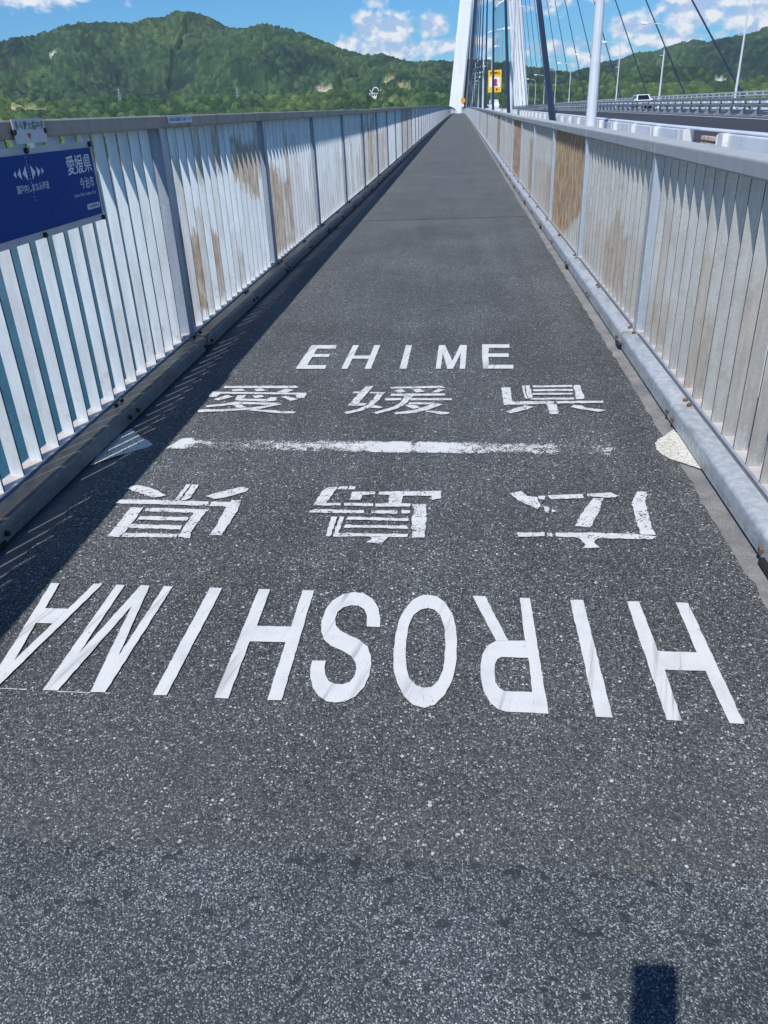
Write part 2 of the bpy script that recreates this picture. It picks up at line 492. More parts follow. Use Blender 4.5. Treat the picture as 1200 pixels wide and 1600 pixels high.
def mat_cap(name, base, stain, scol):
    m, t, p, o = mat_new(name)
    P = pos(t)
    x, y, z = t.sep(P)
    n1 = t.noise(t.comb(t.m('MULTIPLY', x, 4.0), t.m('MULTIPLY', y, 7.0), t.m('MULTIPLY', z, 2.0)), 1.0, 5.0, 0.65)
    n2 = t.noise(P, 19.0, 5.0, 0.7)
    c = t.mix(t.ss(n1, 0.3, 0.7), tuple(v * 0.8 for v in base), tuple(min(1, v * 1.1) for v in base))
    c = t.mix(t.m('MULTIPLY', t.ss(n1, 0.42, 0.66), stain), c, scol)
    c = t.mix(t.m('MULTIPLY', t.ss(n2, 0.55, 0.75), 0.35), c, tuple(v * 0.6 for v in base))
    t.put(p.inputs['Base Color'], c)
    p.inputs['Roughness'].default_value = 0.55
    p.inputs['Metallic'].default_value = 0.1
    bump(t, p, n2, 0.3, 0.002)
    return m


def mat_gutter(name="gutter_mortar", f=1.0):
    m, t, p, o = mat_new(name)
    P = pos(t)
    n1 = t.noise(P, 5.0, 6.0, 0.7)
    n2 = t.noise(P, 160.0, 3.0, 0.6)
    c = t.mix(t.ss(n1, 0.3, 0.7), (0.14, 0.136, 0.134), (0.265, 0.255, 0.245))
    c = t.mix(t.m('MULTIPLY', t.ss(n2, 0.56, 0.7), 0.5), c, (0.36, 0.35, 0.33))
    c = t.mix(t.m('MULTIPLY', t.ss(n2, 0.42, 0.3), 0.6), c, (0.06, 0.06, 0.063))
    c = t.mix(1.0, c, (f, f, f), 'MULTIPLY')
    t.put(p.inputs['Base Color'], c)
    p.inputs['Roughness'].default_value = 0.85
    bump(t, p, n2, 0.6, 0.002)
    return m


def mat_water():
    m, t, p, o = mat_new("sea_water")
    P = pos(t)
    n1 = t.noise(P, 0.16, 4.0, 0.6)
    n2 = t.noise(P, 0.9, 4.0, 0.6)
    n3 = t.noise(P, 0.012, 4.0, 0.6)
    c = t.mix(t.ss(n3, 0.35, 0.65), (0.010, 0.062, 0.096), (0.024, 0.100, 0.155))
    t.put(p.inputs['Base Color'], c)
    p.inputs['Roughness'].default_value = 0.12
    p.inputs['IOR'].default_value = 1.5
    h = t.m('ADD', t.m('MULTIPLY', n1, 0.85), t.m('MULTIPLY', n2, 0.65))
    bump(t, p, h, 0.8, 1.0)
    return m


def mat_forest():
    m, t, p, o = mat_new("forest_canopy")
    at = t.n('ShaderNodeAttribute', attribute_name='tone')
    P = pos(t)
    n = t.noise(P, 0.25, 4.0, 0.65)
    f = t.ss(n, 0.3, 0.7, 0.62, 1.38)
    c = t.mix(1.0, at.outputs['Color'], t.comb(f, f, f), 'MULTIPLY')
    t.put(p.inputs['Base Color'], c)
    p.inputs['Roughness'].default_value = 0.9
    p.inputs['Specular IOR Level'].default_value = 0.1
    bump(t, p, n, 0.6, 2.5)
    return m


def mat_road():
    m, t, p, o = mat_new("road_asphalt")
    P = pos(t)
    x, y, z = t.sep(P)
    n = t.noise(P, 45.0, 3.0, 0.7)
    s = t.noise(t.comb(t.m('MULTIPLY', x, 0.9), t.m('MULTIPLY', y, 0.03), 0.0), 1.0, 3.0)
    c = t.mix(t.ss(n, 0.3, 0.75), (0.026, 0.027, 0.031), (0.062, 0.063, 0.068))
    c = t.mix(t.ss(s, 0.45, 0.7, 0.0, 0.35), c, (0.068, 0.068, 0.072))
    t.put(p.inputs['Base Color'], c)
    p.inputs['Roughness'].default_value = 0.72
    p.inputs['Specular IOR Level'].default_value = 0.3
    return m


def mat_concrete_white(name="tower_paint"):
    m, t, p, o = mat_new(name)
    P = pos(t)
    x, y, z = t.sep(P)
    n = t.noise(t.comb(x, y, t.m('MULTIPLY', z, 0.12)), 0.6, 5.0, 0.6)
    c = t.mix(t.ss(n, 0.35, 0.8), (0.90, 0.90, 0.90), (0.80, 0.80, 0.80))
    t.put(p.inputs['Base Color'], c)
    p.inputs['Roughness'].default_value = 0.5
    return m


def mat_pinstripe():
    m, t, p, o = mat_new("sign_blue_pattern")
    P = pos(t)
    x, y, z = t.sep(P)
    w = t.m('FRACT', t.m('MULTIPLY', t.m('ADD', y, t.m('MULTIPLY', t.m('SUBTRACT', z, 0.9), 0.4)), 190.0))
    c = t.mix(t.ss(w, 0.45, 0.6), (0.004, 0.052, 0.25), (0.0025, 0.047, 0.238))
    t.put(p.inputs['Base Color'], c)
    p.inputs['Roughness'].default_value = 0.5
    p.inputs['Specular IOR Level'].default_value = 0.12
    return m


M = dict(
    asphalt=mat_asphalt(), strip=mat_strip(), gutter=mat_gutter(), gutter_shade=mat_gutter("gutter_mortar_shade", 0.62), water=mat_water(), forest=mat_forest(), road=mat_road(),
    paint_new=mat_paint("fresh_road_paint", 0.375, 0.335, 0.9),
    paint_old=mat_paint("chipped_road_paint", 0.452, 0.415, 0.3),
    paint_line=mat_paint("worn_road_paint", 0, 0, 0.2, attr=True),
    paint_guide=mat_paint("thin_guide_paint", 0.47, 0.42, 0.1),
    paint_cream=mat_paint("cracked_cream_paint", 0.42, 0.38, 0.25, col=(0.66, 0.635, 0.55), crack=0.75),
    fin_left=mat_galv("galvanised_bar_bright", (0.70, 0.745, 0.765), 'object', grime=0.22),
    fin_right=mat_galv("galvanised_bar_dull", (0.485, 0.492, 0.465), 'object', grime=0.75),
    fin_left_far=mat_galv("galvanised_bar_bright_far", (0.70, 0.745, 0.765), 'attr', grime=0.22),
    fin_right_far=mat_galv("galvanised_bar_dull_far", (0.50, 0.52, 0.52), 'attr', grime=0.55),
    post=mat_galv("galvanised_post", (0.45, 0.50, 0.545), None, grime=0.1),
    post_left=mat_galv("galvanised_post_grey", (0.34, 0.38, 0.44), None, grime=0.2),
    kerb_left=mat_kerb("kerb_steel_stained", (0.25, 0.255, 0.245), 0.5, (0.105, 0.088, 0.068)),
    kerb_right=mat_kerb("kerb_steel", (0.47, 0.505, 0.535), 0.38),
    cap_left=mat_cap("cap_steel_brown", (0.38, 0.345, 0.31), 0.8, (0.20, 0.150, 0.11)),
    cap_right=mat_cap("cap_steel", (0.45, 0.465, 0.465), 0.35, (0.34, 0.31, 0.27)),
    plate=simple("base_plate_paint", (0.47, 0.43, 0.41), 0.6, 0, 0.12, 14),
    edge_left=simple("bar_cut_edge_shade_grime", (0.055, 0.058, 0.068), 0.7, 0, 0.3, 20),  # near-black: shade on the edge put into the colour along with grime
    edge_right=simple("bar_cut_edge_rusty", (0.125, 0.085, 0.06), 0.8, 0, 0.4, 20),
    bolt=simple("rusty_bolt", (0.14, 0.085, 0.055), 0.7, 0.2, 0.4, 60),
    bolt_dark=simple("dark_bolt", (0.03, 0.03, 0.032), 0.5, 0.4),
    deck=simple("deck_steel_paint", (0.55, 0.58, 0.60), 0.5, 0, 0.1, 0.8),
    conc=simple("pale_concrete", (0.50, 0.49, 0.46), 0.8, 0, 0.12, 3),
    tower=mat_concrete_white(),
    cable=simple("cable_sheath", (0.020, 0.024, 0.040), 0.38, 0, 0.1, 2),
    lamp=simple("lamp_post_paint", (0.66, 0.69, 0.72), 0.4, 0.1, 0.06, 2),
    lamp_head=simple("lamp_head_paint", (0.80, 0.81, 0.81), 0.4),
    barrier=simple("barrier_steel", (0.64, 0.68, 0.72), 0.45, 0.1, 0.1, 2.5),
    barrier_block=simple("barrier_block_paint", (0.66, 0.66, 0.64), 0.6, 0, 0.12, 5),
    barrier_rust=simple("barrier_rust", (0.62, 0.46, 0.36), 0.8, 0, 0.4, 9),
    median=simple("median_rail_steel", (0.26, 0.28, 0.31), 0.45, 0.3, 0.12, 2),
    far_rail=simple("far_rail_steel", (0.62, 0.66, 0.70), 0.45, 0.1),
    line=simple("road_line_white", (0.76, 0.77, 0.77), 0.6, 0, 0.1, 4),
    sign_frame=simple("sign_frame_grey", (0.42, 0.43, 0.46), 0.5, 0.1, 0.08, 9),
    sign_blue=simple("sign_blue", (0.002, 0.046, 0.235), 0.5, 0, 0.04, 3, 0.12),
    sign_pattern=mat_pinstripe(),
    sign_white=simple("sign_white_print", (0.62, 0.68, 0.78), 0.4, 0, 0.04),
    sign_light=simple("small_sign_plate", (0.50, 0.54, 0.57), 0.4, 0.1, 0.06),
    sign_dark=simple("sign_black_print", (0.035, 0.04, 0.055), 0.5),
    sign_red=simple("sign_red_print", (0.42, 0.02, 0.04), 0.5),
    sign_yellow=simple("sign_yellow", (0.85, 0.50, 0.02), 0.5, 0, 0.05),
    sign_orange=simple("sign_orange", (0.85, 0.33, 0.02), 0.5, 0, 0.05),
    sign_brown=simple("sign_brown_print", (0.16, 0.06, 0.02), 0.6),
    sign_pink=simple("sign_magenta_print", (0.36, 0.03, 0.10), 0.6),
    car_white=simple("car_white_paint", (0.78, 0.79, 0.80), 0.25, 0, 0.03, 1),
    glass=simple("car_glass", (0.012, 0.016, 0.022), 0.08, 0, 0.05, 1),
    tyre=simple("tyre_rubber", (0.02, 0.02, 0.02), 0.8),
    chrome=simple("lamp_lens", (0.6, 0.62, 0.65), 0.15, 0.5),
    pylon=simple("pylon_steel", (0.45, 0.48, 0.50), 0.5, 0.2),
    white=simple("white_building", (0.78, 0.79, 0.78), 0.6, 0, 0.06, 0.5),
    phone=simple("phone_case", (0.03, 0.03, 0.035), 0.4),
)

G_EHIME=[["E",[[[-0.912,4.6783],[-0.7515,4.6707],[-0.7499,4.5911],[-0.8634,4.5962],[-0.8647,4.4809],[-0.7645,4.4767],[-0.7646,4.4149],[-0.8649,4.4189],[-0.8646,4.2567],[-0.7514,4.2526],[-0.7493,4.181],[-0.9204,4.1868]]]],["H",[[[-0.6494,4.6658],[-0.6123,4.664],[-0.6165,4.4374],[-0.5195,4.4334],[-0.516,4.6594],[-0.4791,4.6577],[-0.4879,4.1722],[-0.5237,4.1734],[-0.5209,4.3689],[-0.6167,4.3726],[-0.6204,4.1767],[-0.6565,4.1779]]]],["I",[[[-0.3201,4.6501],[-0.2824,4.6483],[-0.2877,4.1655],[-0.3265,4.1668]]]],["M",[[[-0.1179,4.6404],[-0.0807,4.6387],[-0.0334,4.3107],[0.0103,4.6343],[0.0521,4.6323],[0.0386,4.1544],[0.0082,4.1555],[0.015,4.4684],[-0.0288,4.1567],[-0.0593,4.1577],[-0.0904,4.4605],[-0.0975,4.159],[-0.1249,4.16]]]],["E",[[[0.144,4.6455],[0.3073,4.6376],[0.303,4.5602],[0.1818,4.5657],[0.1758,4.4492],[0.292,4.4443],[0.2891,4.3723],[0.1734,4.377],[0.1707,4.2234],[0.3057,4.2185],[0.3015,4.1492],[0.1382,4.1547],[0.1369,4.3626]]]]]
G_EK=[["ai",[[[-1.2492,3.889],[-0.8633,3.8844],[-0.8383,3.8537],[-0.8586,3.8458],[-1.2482,3.8552]],[[-1.1968,3.829],[-1.1449,3.841],[-1.1171,3.8074],[-1.1837,3.8007]],[[-1.0737,3.8311],[-1.0352,3.8418],[-0.9994,3.8047],[-1.0541,3.7945]],[[-0.9055,3.8354],[-0.8586,3.8178],[-0.8854,3.7762],[-0.9448,3.7775]],[[-1.289,3.7949],[-0.7821,3.7675],[-0.7784,3.7467],[-0.7786,3.6887],[-0.8145,3.6848],[-0.8319,3.721],[-0.8252,3.7413],[-1.2361,3.7629],[-1.2483,3.7105],[-1.2899,3.7145]],[[-1.1971,3.7396],[-1.1546,3.7118],[-1.2188,3.654],[-1.2486,3.6746]],[[-1.1406,3.74],[-1.0919,3.739],[-1.0967,3.6841],[-0.9706,3.677],[-0.9583,3.7047],[-0.9201,3.6993],[-0.9223,3.6485],[-0.9643,3.6371],[-1.1242,3.6568],[-1.1374,3.6771]],[[-1.0591,3.7256],[-1.011,3.7373],[-0.9937,3.7086],[-1.0316,3.689]],[[-0.9031,3.7068],[-0.8791,3.7188],[-0.8084,3.6662],[-0.8406,3.644]],[[-1.1254,3.6416],[-1.0872,3.6363],[-1.0937,3.6003],[-1.1618,3.582],[-1.2488,3.5583],[-1.2658,3.5838],[-1.1701,3.6121]],[[-1.0822,3.6332],[-0.8839,3.6146],[-0.9126,3.6032],[-0.9508,3.5889],[-1.0884,3.6002]],[[-1.2842,3.5209],[-1.1321,3.5303],[-1.0423,3.5405],[-0.9667,3.5685],[-0.9119,3.6002],[-0.8724,3.5965],[-0.9325,3.5534],[-0.9941,3.5109],[-1.0555,3.5118],[-1.1531,3.4946],[-1.2735,3.4863]],[[-1.128,3.5919],[-1.0905,3.6002],[-1.0419,3.5492],[-1.0962,3.5501]],[[-0.9751,3.5164],[-0.8914,3.5052],[-0.7817,3.4852],[-0.7922,3.4616],[-0.853,3.4666],[-0.9538,3.4904],[-1.0241,3.5085]]]],["en",[[[-0.4825,3.8715],[-0.4411,3.8705],[-0.4894,3.6077],[-0.5094,3.5641],[-0.5431,3.5719]],[[-0.4865,3.6047],[-0.448,3.5996],[-0.4572,3.569],[-0.502,3.5654]],[[-0.5383,3.7781],[-0.4946,3.7739],[-0.4994,3.7518],[-0.5404,3.7527]],[[-0.4482,3.7729],[-0.3716,3.7664],[-0.3777,3.746],[-0.4511,3.7507]],[[-0.4142,3.7468],[-0.3777,3.746],[-0.3904,3.6583],[-0.4129,3.577],[-0.4503,3.5059],[-0.5298,3.4512],[-0.5479,3.4764],[-0.4863,3.5177],[-0.4393,3.5892],[-0.4226,3.6741]],[[-0.4101,3.5741],[-0.3677,3.5473],[-0.3781,3.5261],[-0.4288,3.5368]],[[-0.355,3.8518],[-0.0883,3.8649],[-0.0667,3.8349],[-0.1111,3.8295],[-0.3476,3.8254]],[[-0.327,3.7974],[-0.2886,3.8126],[-0.2677,3.772],[-0.3057,3.757]],[[-0.2356,3.8033],[-0.1945,3.8185],[-0.1715,3.7699],[-0.2098,3.7581]],[[-0.1028,3.8131],[-0.0663,3.8074],[-0.0963,3.7603],[-0.1374,3.7565]],[[-0.3383,3.742],[-0.0677,3.7409],[-0.0631,3.7098],[-0.3408,3.7078]],[[-0.3613,3.676],[-0.2804,3.6744],[-0.2823,3.6412],[-0.3634,3.6412]],[[-0.2325,3.6734],[-0.0312,3.6695],[-0.0299,3.641],[-0.2394,3.6419]],[[-0.2685,3.7032],[-0.2249,3.7023],[-0.2376,3.6554],[-0.2628,3.5745],[-0.2985,3.5178],[-0.3856,3.4493],[-0.4023,3.4703],[-0.311,3.5536],[-0.2848,3.6041]],[[-0.2401,3.6107],[-0.1174,3.6041],[-0.139,3.5797],[-0.2433,3.5815]],[[-0.1173,3.6012],[-0.0748,3.583],[-0.1318,3.5153],[-0.1978,3.4675],[-0.2931,3.4454],[-0.3046,3.4689],[-0.2094,3.5052],[-0.1434,3.5653]],[[-0.2603,3.5745],[-0.2132,3.5766],[-0.1816,3.5373],[-0.22,3.5194]],[[-0.1553,3.4932],[-0.1018,3.4869],[-0.0364,3.4653],[-0.0457,3.4449],[-0.0766,3.4386],[-0.1499,3.4792]]]],["ken",[[[0.22,3.8279],[0.2665,3.8316],[0.2641,3.6164],[0.4317,3.6206],[0.4624,3.6128],[0.4592,3.5825],[0.2603,3.5687],[0.2214,3.5665]],[[0.3261,3.8545],[0.3391,3.8558],[0.3391,3.6519],[0.3298,3.6595]],[[0.3442,3.8557],[0.3675,3.8567],[0.3679,3.6737],[0.3413,3.6488]],[[0.3803,3.8564],[0.5813,3.8594],[0.5815,3.8287],[0.3829,3.8256]],[[0.378,3.7969],[0.575,3.797],[0.5745,3.7656],[0.3779,3.7654]],[[0.3706,3.7376],[0.5669,3.7333],[0.5631,3.7105],[0.3712,3.7084]],[[0.3648,3.6663],[0.5661,3.6683],[0.5625,3.6402],[0.3481,3.6413]],[[0.5865,3.856],[0.6199,3.8584],[0.6183,3.6762],[0.6066,3.6438],[0.5746,3.64]],[[0.4772,3.6154],[0.6987,3.6157],[0.6941,3.587],[0.4781,3.5793]],[[0.425,3.5774],[0.4685,3.5795],[0.4702,3.4652],[0.4629,3.441],[0.4278,3.4388]],[[0.3223,3.5577],[0.3616,3.5386],[0.3327,3.5055],[0.2487,3.4519],[0.2264,3.4754],[0.2616,3.5094]],[[0.5523,3.561],[0.5888,3.5491],[0.6033,3.5181],[0.6923,3.4892],[0.6561,3.4653],[0.5905,3.4935],[0.5322,3.5331]]]]]
G_HK=[["ken",[[[-1.2953,2.6279],[-1.2787,2.6595],[-1.2459,2.6563],[-1.1679,2.6144],[-1.1188,2.57],[-1.1603,2.5508],[-1.2514,2.6021]],[[-1.0689,2.6673],[-1.05,2.6652],[-1.053,2.5326],[-1.0673,2.5302]],[[-1.0452,2.6664],[-1.0163,2.6655],[-1.0132,2.5494],[-1.0266,2.5286],[-1.0448,2.5305]],[[-0.9599,2.5643],[-0.8967,2.6173],[-0.8361,2.6487],[-0.8058,2.6296],[-0.8129,2.607],[-0.8799,2.5565],[-0.9211,2.543]],[[-1.2894,2.5294],[-1.1892,2.5329],[-0.9343,2.5202],[-0.9234,2.4834],[-1.0894,2.4926],[-1.2933,2.4992]],[[-0.9238,2.5182],[-0.8485,2.5139],[-0.8484,2.5321],[-0.8109,2.5304],[-0.805,2.4883],[-0.8062,2.3922],[-0.812,2.2604],[-0.8563,2.264],[-0.8491,2.3431],[-0.8556,2.4772],[-0.921,2.4835]],[[-1.2198,2.4686],[-1.1686,2.4673],[-1.1678,2.4363],[-1.1683,2.2712],[-1.1735,2.2437],[-1.2168,2.2473],[-1.2167,2.3266]],[[-1.1586,2.4643],[-0.9152,2.4556],[-0.9227,2.4001],[-0.9277,2.2946],[-0.9173,2.2402],[-0.9633,2.2482],[-0.9658,2.3409],[-0.9624,2.4274],[-1.1539,2.4386]],[[-1.1558,2.3981],[-0.9678,2.3914],[-0.9689,2.3649],[-1.1577,2.3713]],[[-1.1701,2.339],[-0.9744,2.3312],[-0.9722,2.303],[-1.1674,2.3104]],[[-1.1647,2.2741],[-0.9721,2.268],[-0.9686,2.2436],[-1.1666,2.2439]]]],["shima",[[[-0.4961,2.6492],[-0.463,2.6528],[-0.4688,2.5939],[-0.4846,2.5136],[-0.4295,2.5144],[-0.4268,2.4945],[-0.5301,2.496],[-0.5262,2.5413],[-0.5154,2.6199]],[[-0.4558,2.6529],[-0.4202,2.6554],[-0.4215,2.6284],[-0.4576,2.6312]],[[-0.4145,2.6555],[-0.3941,2.6568],[-0.3907,2.6287],[-0.4159,2.6295]],[[-0.4003,2.6105],[-0.311,2.6115],[-0.3089,2.5905],[-0.3571,2.5826],[-0.3596,2.5435],[-0.4011,2.543]],[[-0.2969,2.6117],[-0.0599,2.6217],[-0.0608,2.5576],[-0.0943,2.542],[-0.0956,2.5796],[-0.2013,2.5783],[-0.2062,2.5155],[-0.1698,2.5111],[-0.173,2.4884],[-0.299,2.4895],[-0.3012,2.5122],[-0.2539,2.5168],[-0.2525,2.5839],[-0.297,2.5875]],[[-0.4181,2.5145],[-0.3081,2.5121],[-0.3058,2.4894],[-0.4128,2.4927]],[[-0.5376,2.447],[-0.5177,2.4637],[-0.3363,2.4588],[-0.3338,2.4359],[-0.5336,2.4374]],[[-0.3093,2.4573],[-0.2156,2.4569],[-0.2138,2.4331],[-0.307,2.4344]],[[-0.2022,2.4571],[-0.1668,2.4576],[-0.1678,2.4367],[-0.1962,2.4325]],[[-0.4481,2.4076],[-0.4259,2.408],[-0.4311,2.265],[-0.4472,2.2672]],[[-0.4193,2.4081],[-0.4025,2.4084],[-0.4068,2.2878],[-0.1654,2.2859],[-0.1662,2.2647],[-0.4224,2.2635]],[[-0.3881,2.4068],[-0.172,2.3966],[-0.1709,2.3783],[-0.3916,2.3835]],[[-0.3912,2.3472],[-0.1755,2.3468],[-0.1677,2.3248],[-0.3928,2.3266]],[[-0.1651,2.5082],[-0.1112,2.5089],[-0.1082,2.4302],[-0.11,2.2617],[-0.1514,2.2608],[-0.1587,2.3923],[-0.1562,2.4674]],[[-0.2936,2.2628],[-0.2307,2.2616],[-0.2497,2.2172],[-0.3064,2.2258],[-0.2839,2.2496]]]],["hiro",[[[0.1945,2.6041],[0.2377,2.6238],[0.2568,2.5826],[0.2948,2.572],[0.2982,2.5023],[0.2867,2.4792],[0.2471,2.5174],[0.2205,2.5492]],[[0.3076,2.5025],[0.3279,2.4923],[0.3233,2.446],[0.3084,2.461]],[[0.3357,2.4769],[0.3528,2.4617],[0.3352,2.4493]],[[0.2987,2.5831],[0.3249,2.5834],[0.3172,2.5538],[0.2964,2.5578]],[[0.3349,2.5868],[0.4626,2.6017],[0.4602,2.5665],[0.3413,2.5541]],[[0.4771,2.6018],[0.5659,2.614],[0.5875,2.5866],[0.5731,2.5723],[0.5324,2.5707],[0.5163,2.5748],[0.474,2.5797]],[[0.4937,2.5669],[0.5319,2.5674],[0.4991,2.4641],[0.4541,2.3459],[0.4014,2.3524],[0.4302,2.4327]],[[0.6644,2.6263],[0.6969,2.6211],[0.6729,2.5393],[0.656,2.3405],[0.657,2.2947],[0.6103,2.2982],[0.6125,2.3869],[0.6239,2.528]],[[0.2023,2.3035],[0.2959,2.3054],[0.2933,2.278],[0.2046,2.2715]],[[0.3024,2.3037],[0.318,2.305],[0.317,2.2739],[0.2994,2.2736]],[[0.3313,2.3052],[0.4133,2.3078],[0.5872,2.3023],[0.6198,2.2921],[0.6572,2.2857],[0.6404,2.2675],[0.4691,2.2709],[0.3828,2.2754],[0.328,2.2742]],[[0.3999,2.273],[0.4644,2.269],[0.4473,2.2412],[0.4612,2.2069],[0.4077,2.2031],[0.4196,2.2275]]]]]
G_HIROSHIMA=[["A",[[[-1.2767,1.9476],[-1.2482,1.9458],[-1.2276,1.8082],[-1.2181,1.7341],[-1.1934,1.5616],[-1.182,1.452],[-1.2093,1.4526]],[[-1.1345,1.9465],[-1.1068,1.9456],[-1.1799,1.4672],[-1.182,1.452],[-1.1934,1.5616],[-1.1669,1.7337],[-1.155,1.8082]],[[-1.2276,1.8082],[-1.155,1.8082],[-1.1669,1.7337],[-1.2181,1.7341]]]],["M",[[[-1.0605,1.9434],[-1.033,1.9425],[-1.0271,1.6037],[-0.9805,1.944],[-0.9516,1.9414],[-0.9127,1.5961],[-0.9044,1.9402],[-0.8763,1.9393],[-0.8884,1.4489],[-0.9276,1.4484],[-0.9666,1.829],[-1.0152,1.4504],[-1.0552,1.4498]]]],["I",[[[-0.7578,1.9364],[-0.7181,1.936],[-0.7257,1.4452],[-0.7606,1.4452]]]],["H",[[[-0.6029,1.9331],[-0.5673,1.9326],[-0.5642,1.7455],[-0.466,1.7456],[-0.466,1.9309],[-0.4313,1.9304],[-0.4298,1.4403],[-0.4653,1.4398],[-0.4669,1.6725],[-0.5673,1.6732],[-0.5651,1.4406],[-0.6006,1.4411]]]],["S",[[[-0.2131,1.7517],[-0.2161,1.7929],[-0.2257,1.8426],[-0.2474,1.8903],[-0.2762,1.9177],[-0.3078,1.9261],[-0.3411,1.9126],[-0.3667,1.8788],[-0.3808,1.8301],[-0.3831,1.7731],[-0.3766,1.7255],[-0.3628,1.6897],[-0.3386,1.6618],[-0.3042,1.6412],[-0.2781,1.6207],[-0.2633,1.5942],[-0.2583,1.5679],[-0.2597,1.5391],[-0.2687,1.5163],[-0.2858,1.5061],[-0.3043,1.5064],[-0.3225,1.5168],[-0.3357,1.5416],[-0.342,1.5703],[-0.343,1.5987],[-0.3799,1.5972],[-0.3786,1.5629],[-0.3726,1.5287],[-0.36,1.4903],[-0.3413,1.4615],[-0.3164,1.4416],[-0.2943,1.4374],[-0.2701,1.4436],[-0.2475,1.463],[-0.2298,1.4987],[-0.2215,1.5407],[-0.2206,1.587],[-0.2251,1.6228],[-0.2382,1.6625],[-0.263,1.6903],[-0.2934,1.71],[-0.3225,1.7309],[-0.3388,1.754],[-0.3459,1.7884],[-0.3433,1.8205],[-0.3298,1.845],[-0.3078,1.8561],[-0.2862,1.8538],[-0.2674,1.8376],[-0.2563,1.8056],[-0.2507,1.7537]]]],["O",[[[-0.0839,1.9184],[-0.0601,1.9115],[-0.034,1.8822],[-0.0125,1.8283],[-0.0006,1.7594],[0.0025,1.6813],[0.0001,1.6019],[-0.0097,1.533],[-0.0269,1.4781],[-0.0507,1.4407],[-0.0782,1.4283],[-0.0813,1.5014],[-0.0598,1.5061],[-0.0442,1.5315],[-0.0341,1.5714],[-0.0295,1.6246],[-0.0296,1.6992],[-0.034,1.7649],[-0.0451,1.813],[-0.0623,1.8409],[-0.0813,1.849]],[[-0.0782,1.4283],[-0.1031,1.4383],[-0.1279,1.4683],[-0.1474,1.516],[-0.1608,1.5719],[-0.1665,1.6312],[-0.1672,1.7069],[-0.1624,1.7809],[-0.1497,1.8379],[-0.1275,1.8903],[-0.1072,1.9122],[-0.0839,1.9184],[-0.0813,1.849],[-0.1019,1.841],[-0.1213,1.8139],[-0.1327,1.7614],[-0.1355,1.6951],[-0.1335,1.6265],[-0.1272,1.5733],[-0.1176,1.5367],[-0.0997,1.5098],[-0.0813,1.5014]]]],["R",[[[0.185,1.9104],[0.2147,1.91],[0.2198,1.4225],[0.1883,1.4232],[0.1883,1.4968],[0.1887,1.6307],[0.1855,1.7045]],[[0.1855,1.7045],[0.1402,1.7028],[0.1074,1.6998],[0.0862,1.681],[0.0699,1.642],[0.0637,1.5941],[0.0634,1.5385],[0.0693,1.4953],[0.0836,1.4542],[0.1011,1.4325],[0.119,1.4244],[0.1883,1.4232],[0.1883,1.4968],[0.1197,1.4985],[0.1076,1.5089],[0.099,1.5303],[0.0979,1.57],[0.1001,1.6008],[0.1076,1.6221],[0.118,1.6316],[0.1887,1.6307]],[[0.0474,1.9148],[0.0843,1.9139],[0.1402,1.7028],[0.1074,1.6998]]]],["I",[[[0.3296,1.9051],[0.3669,1.905],[0.3682,1.4164],[0.33,1.4168]]]],["H",[[[0.4907,1.9025],[0.5254,1.9029],[0.5278,1.6736],[0.6261,1.6705],[0.627,1.9017],[0.6614,1.8996],[0.6632,1.4091],[0.6307,1.4097],[0.6276,1.5961],[0.5276,1.598],[0.5249,1.4131],[0.4909,1.4136]]]]]
G_GUIDE=[["g",[[[-1.1984,1.4549],[-1.1007,1.4532],[-1.0992,1.4503],[-1.1967,1.452]],[[-1.0149,1.4498],[-0.9276,1.4484],[-0.9263,1.4455],[-1.0132,1.4464]],[[-0.8884,1.4489],[-0.8745,1.449],[-0.8736,1.4467],[-0.8872,1.4461]]]]]
G_CREAM=[["r",[[[0.9581,3.2682],[0.9656,2.7889],[0.951,2.8324],[0.9007,2.8792],[0.8723,2.9113],[0.8399,2.9487],[0.8193,3.0126],[0.8309,3.1098],[0.8878,3.1794]]]],["l",[[[-1.5568,3.3091],[-1.4608,3.1828],[-1.4007,3.1275],[-1.3534,3.0868],[-1.3754,3.0423],[-1.4469,2.982],[-1.5078,2.9174],[-1.5622,2.8305]]]]]

RIDGE_A=[(-1786, 2025, 132.5), (-1728, 2329, 185.4), (-1566, 2500, 216.0), (-1408, 2649, 226.9), (-1359, 2730, 236.3), (-1316, 2752, 249.7), (-1255, 2780, 266.3), (-1225, 2848, 282.4), (-1170, 2871, 284.1), (-1114, 2893, 281.1), (-1085, 2925, 275.7), (-1048, 2971, 289.8), (-1018, 3034, 299.7), (-974, 3048, 317.5), (-933, 3061, 321.8), (-893, 3073, 313.6), (-841, 3036, 285.8), (-789, 2998, 260.3), (-748, 2957, 250.0), (-675, 2923, 251.5), (-629, 2882, 251.6), (-560, 2845, 238.8), (-481, 2809, 213.8), (-404, 2771, 180.6), (-317, 2732, 145.8), (-270, 2737, 142.4), (-235, 2740, 146.2), (-186, 2714, 129.4), (-127, 2697, 119.5), (-67, 2649, 116.7), (-27, 2600, 111.3), (19, 2600, 113.4), (101, 2548, 102.3), (129, 2497, 102.1), (187, 2493, 84.1), (210, 2441, 72.2), (234, 2389, 62.1), (267, 2385, 60.6), (292, 2332, 52.3), (342, 2274, 33.1), (420, 2261, 18.4)]
RIDGE_B=[(373, 4284, 31.2), (536, 4266, 94.5), (604, 4257, 128.5), (656, 4250, 155.6), (760, 4232, 167.8), (790, 4227, 179.1), (839, 4217, 186.8), (879, 4209, 179.6), (923, 4149, 197.1), (981, 4084, 208.0), (1033, 4071, 219.5), (1058, 3961, 197.2), (1076, 3956, 207.9), (1125, 3839, 209.5), (1150, 3727, 209.7), (1211, 3707, 231.6), (1361, 3548, 249.5), (1573, 3349, 193.9)]
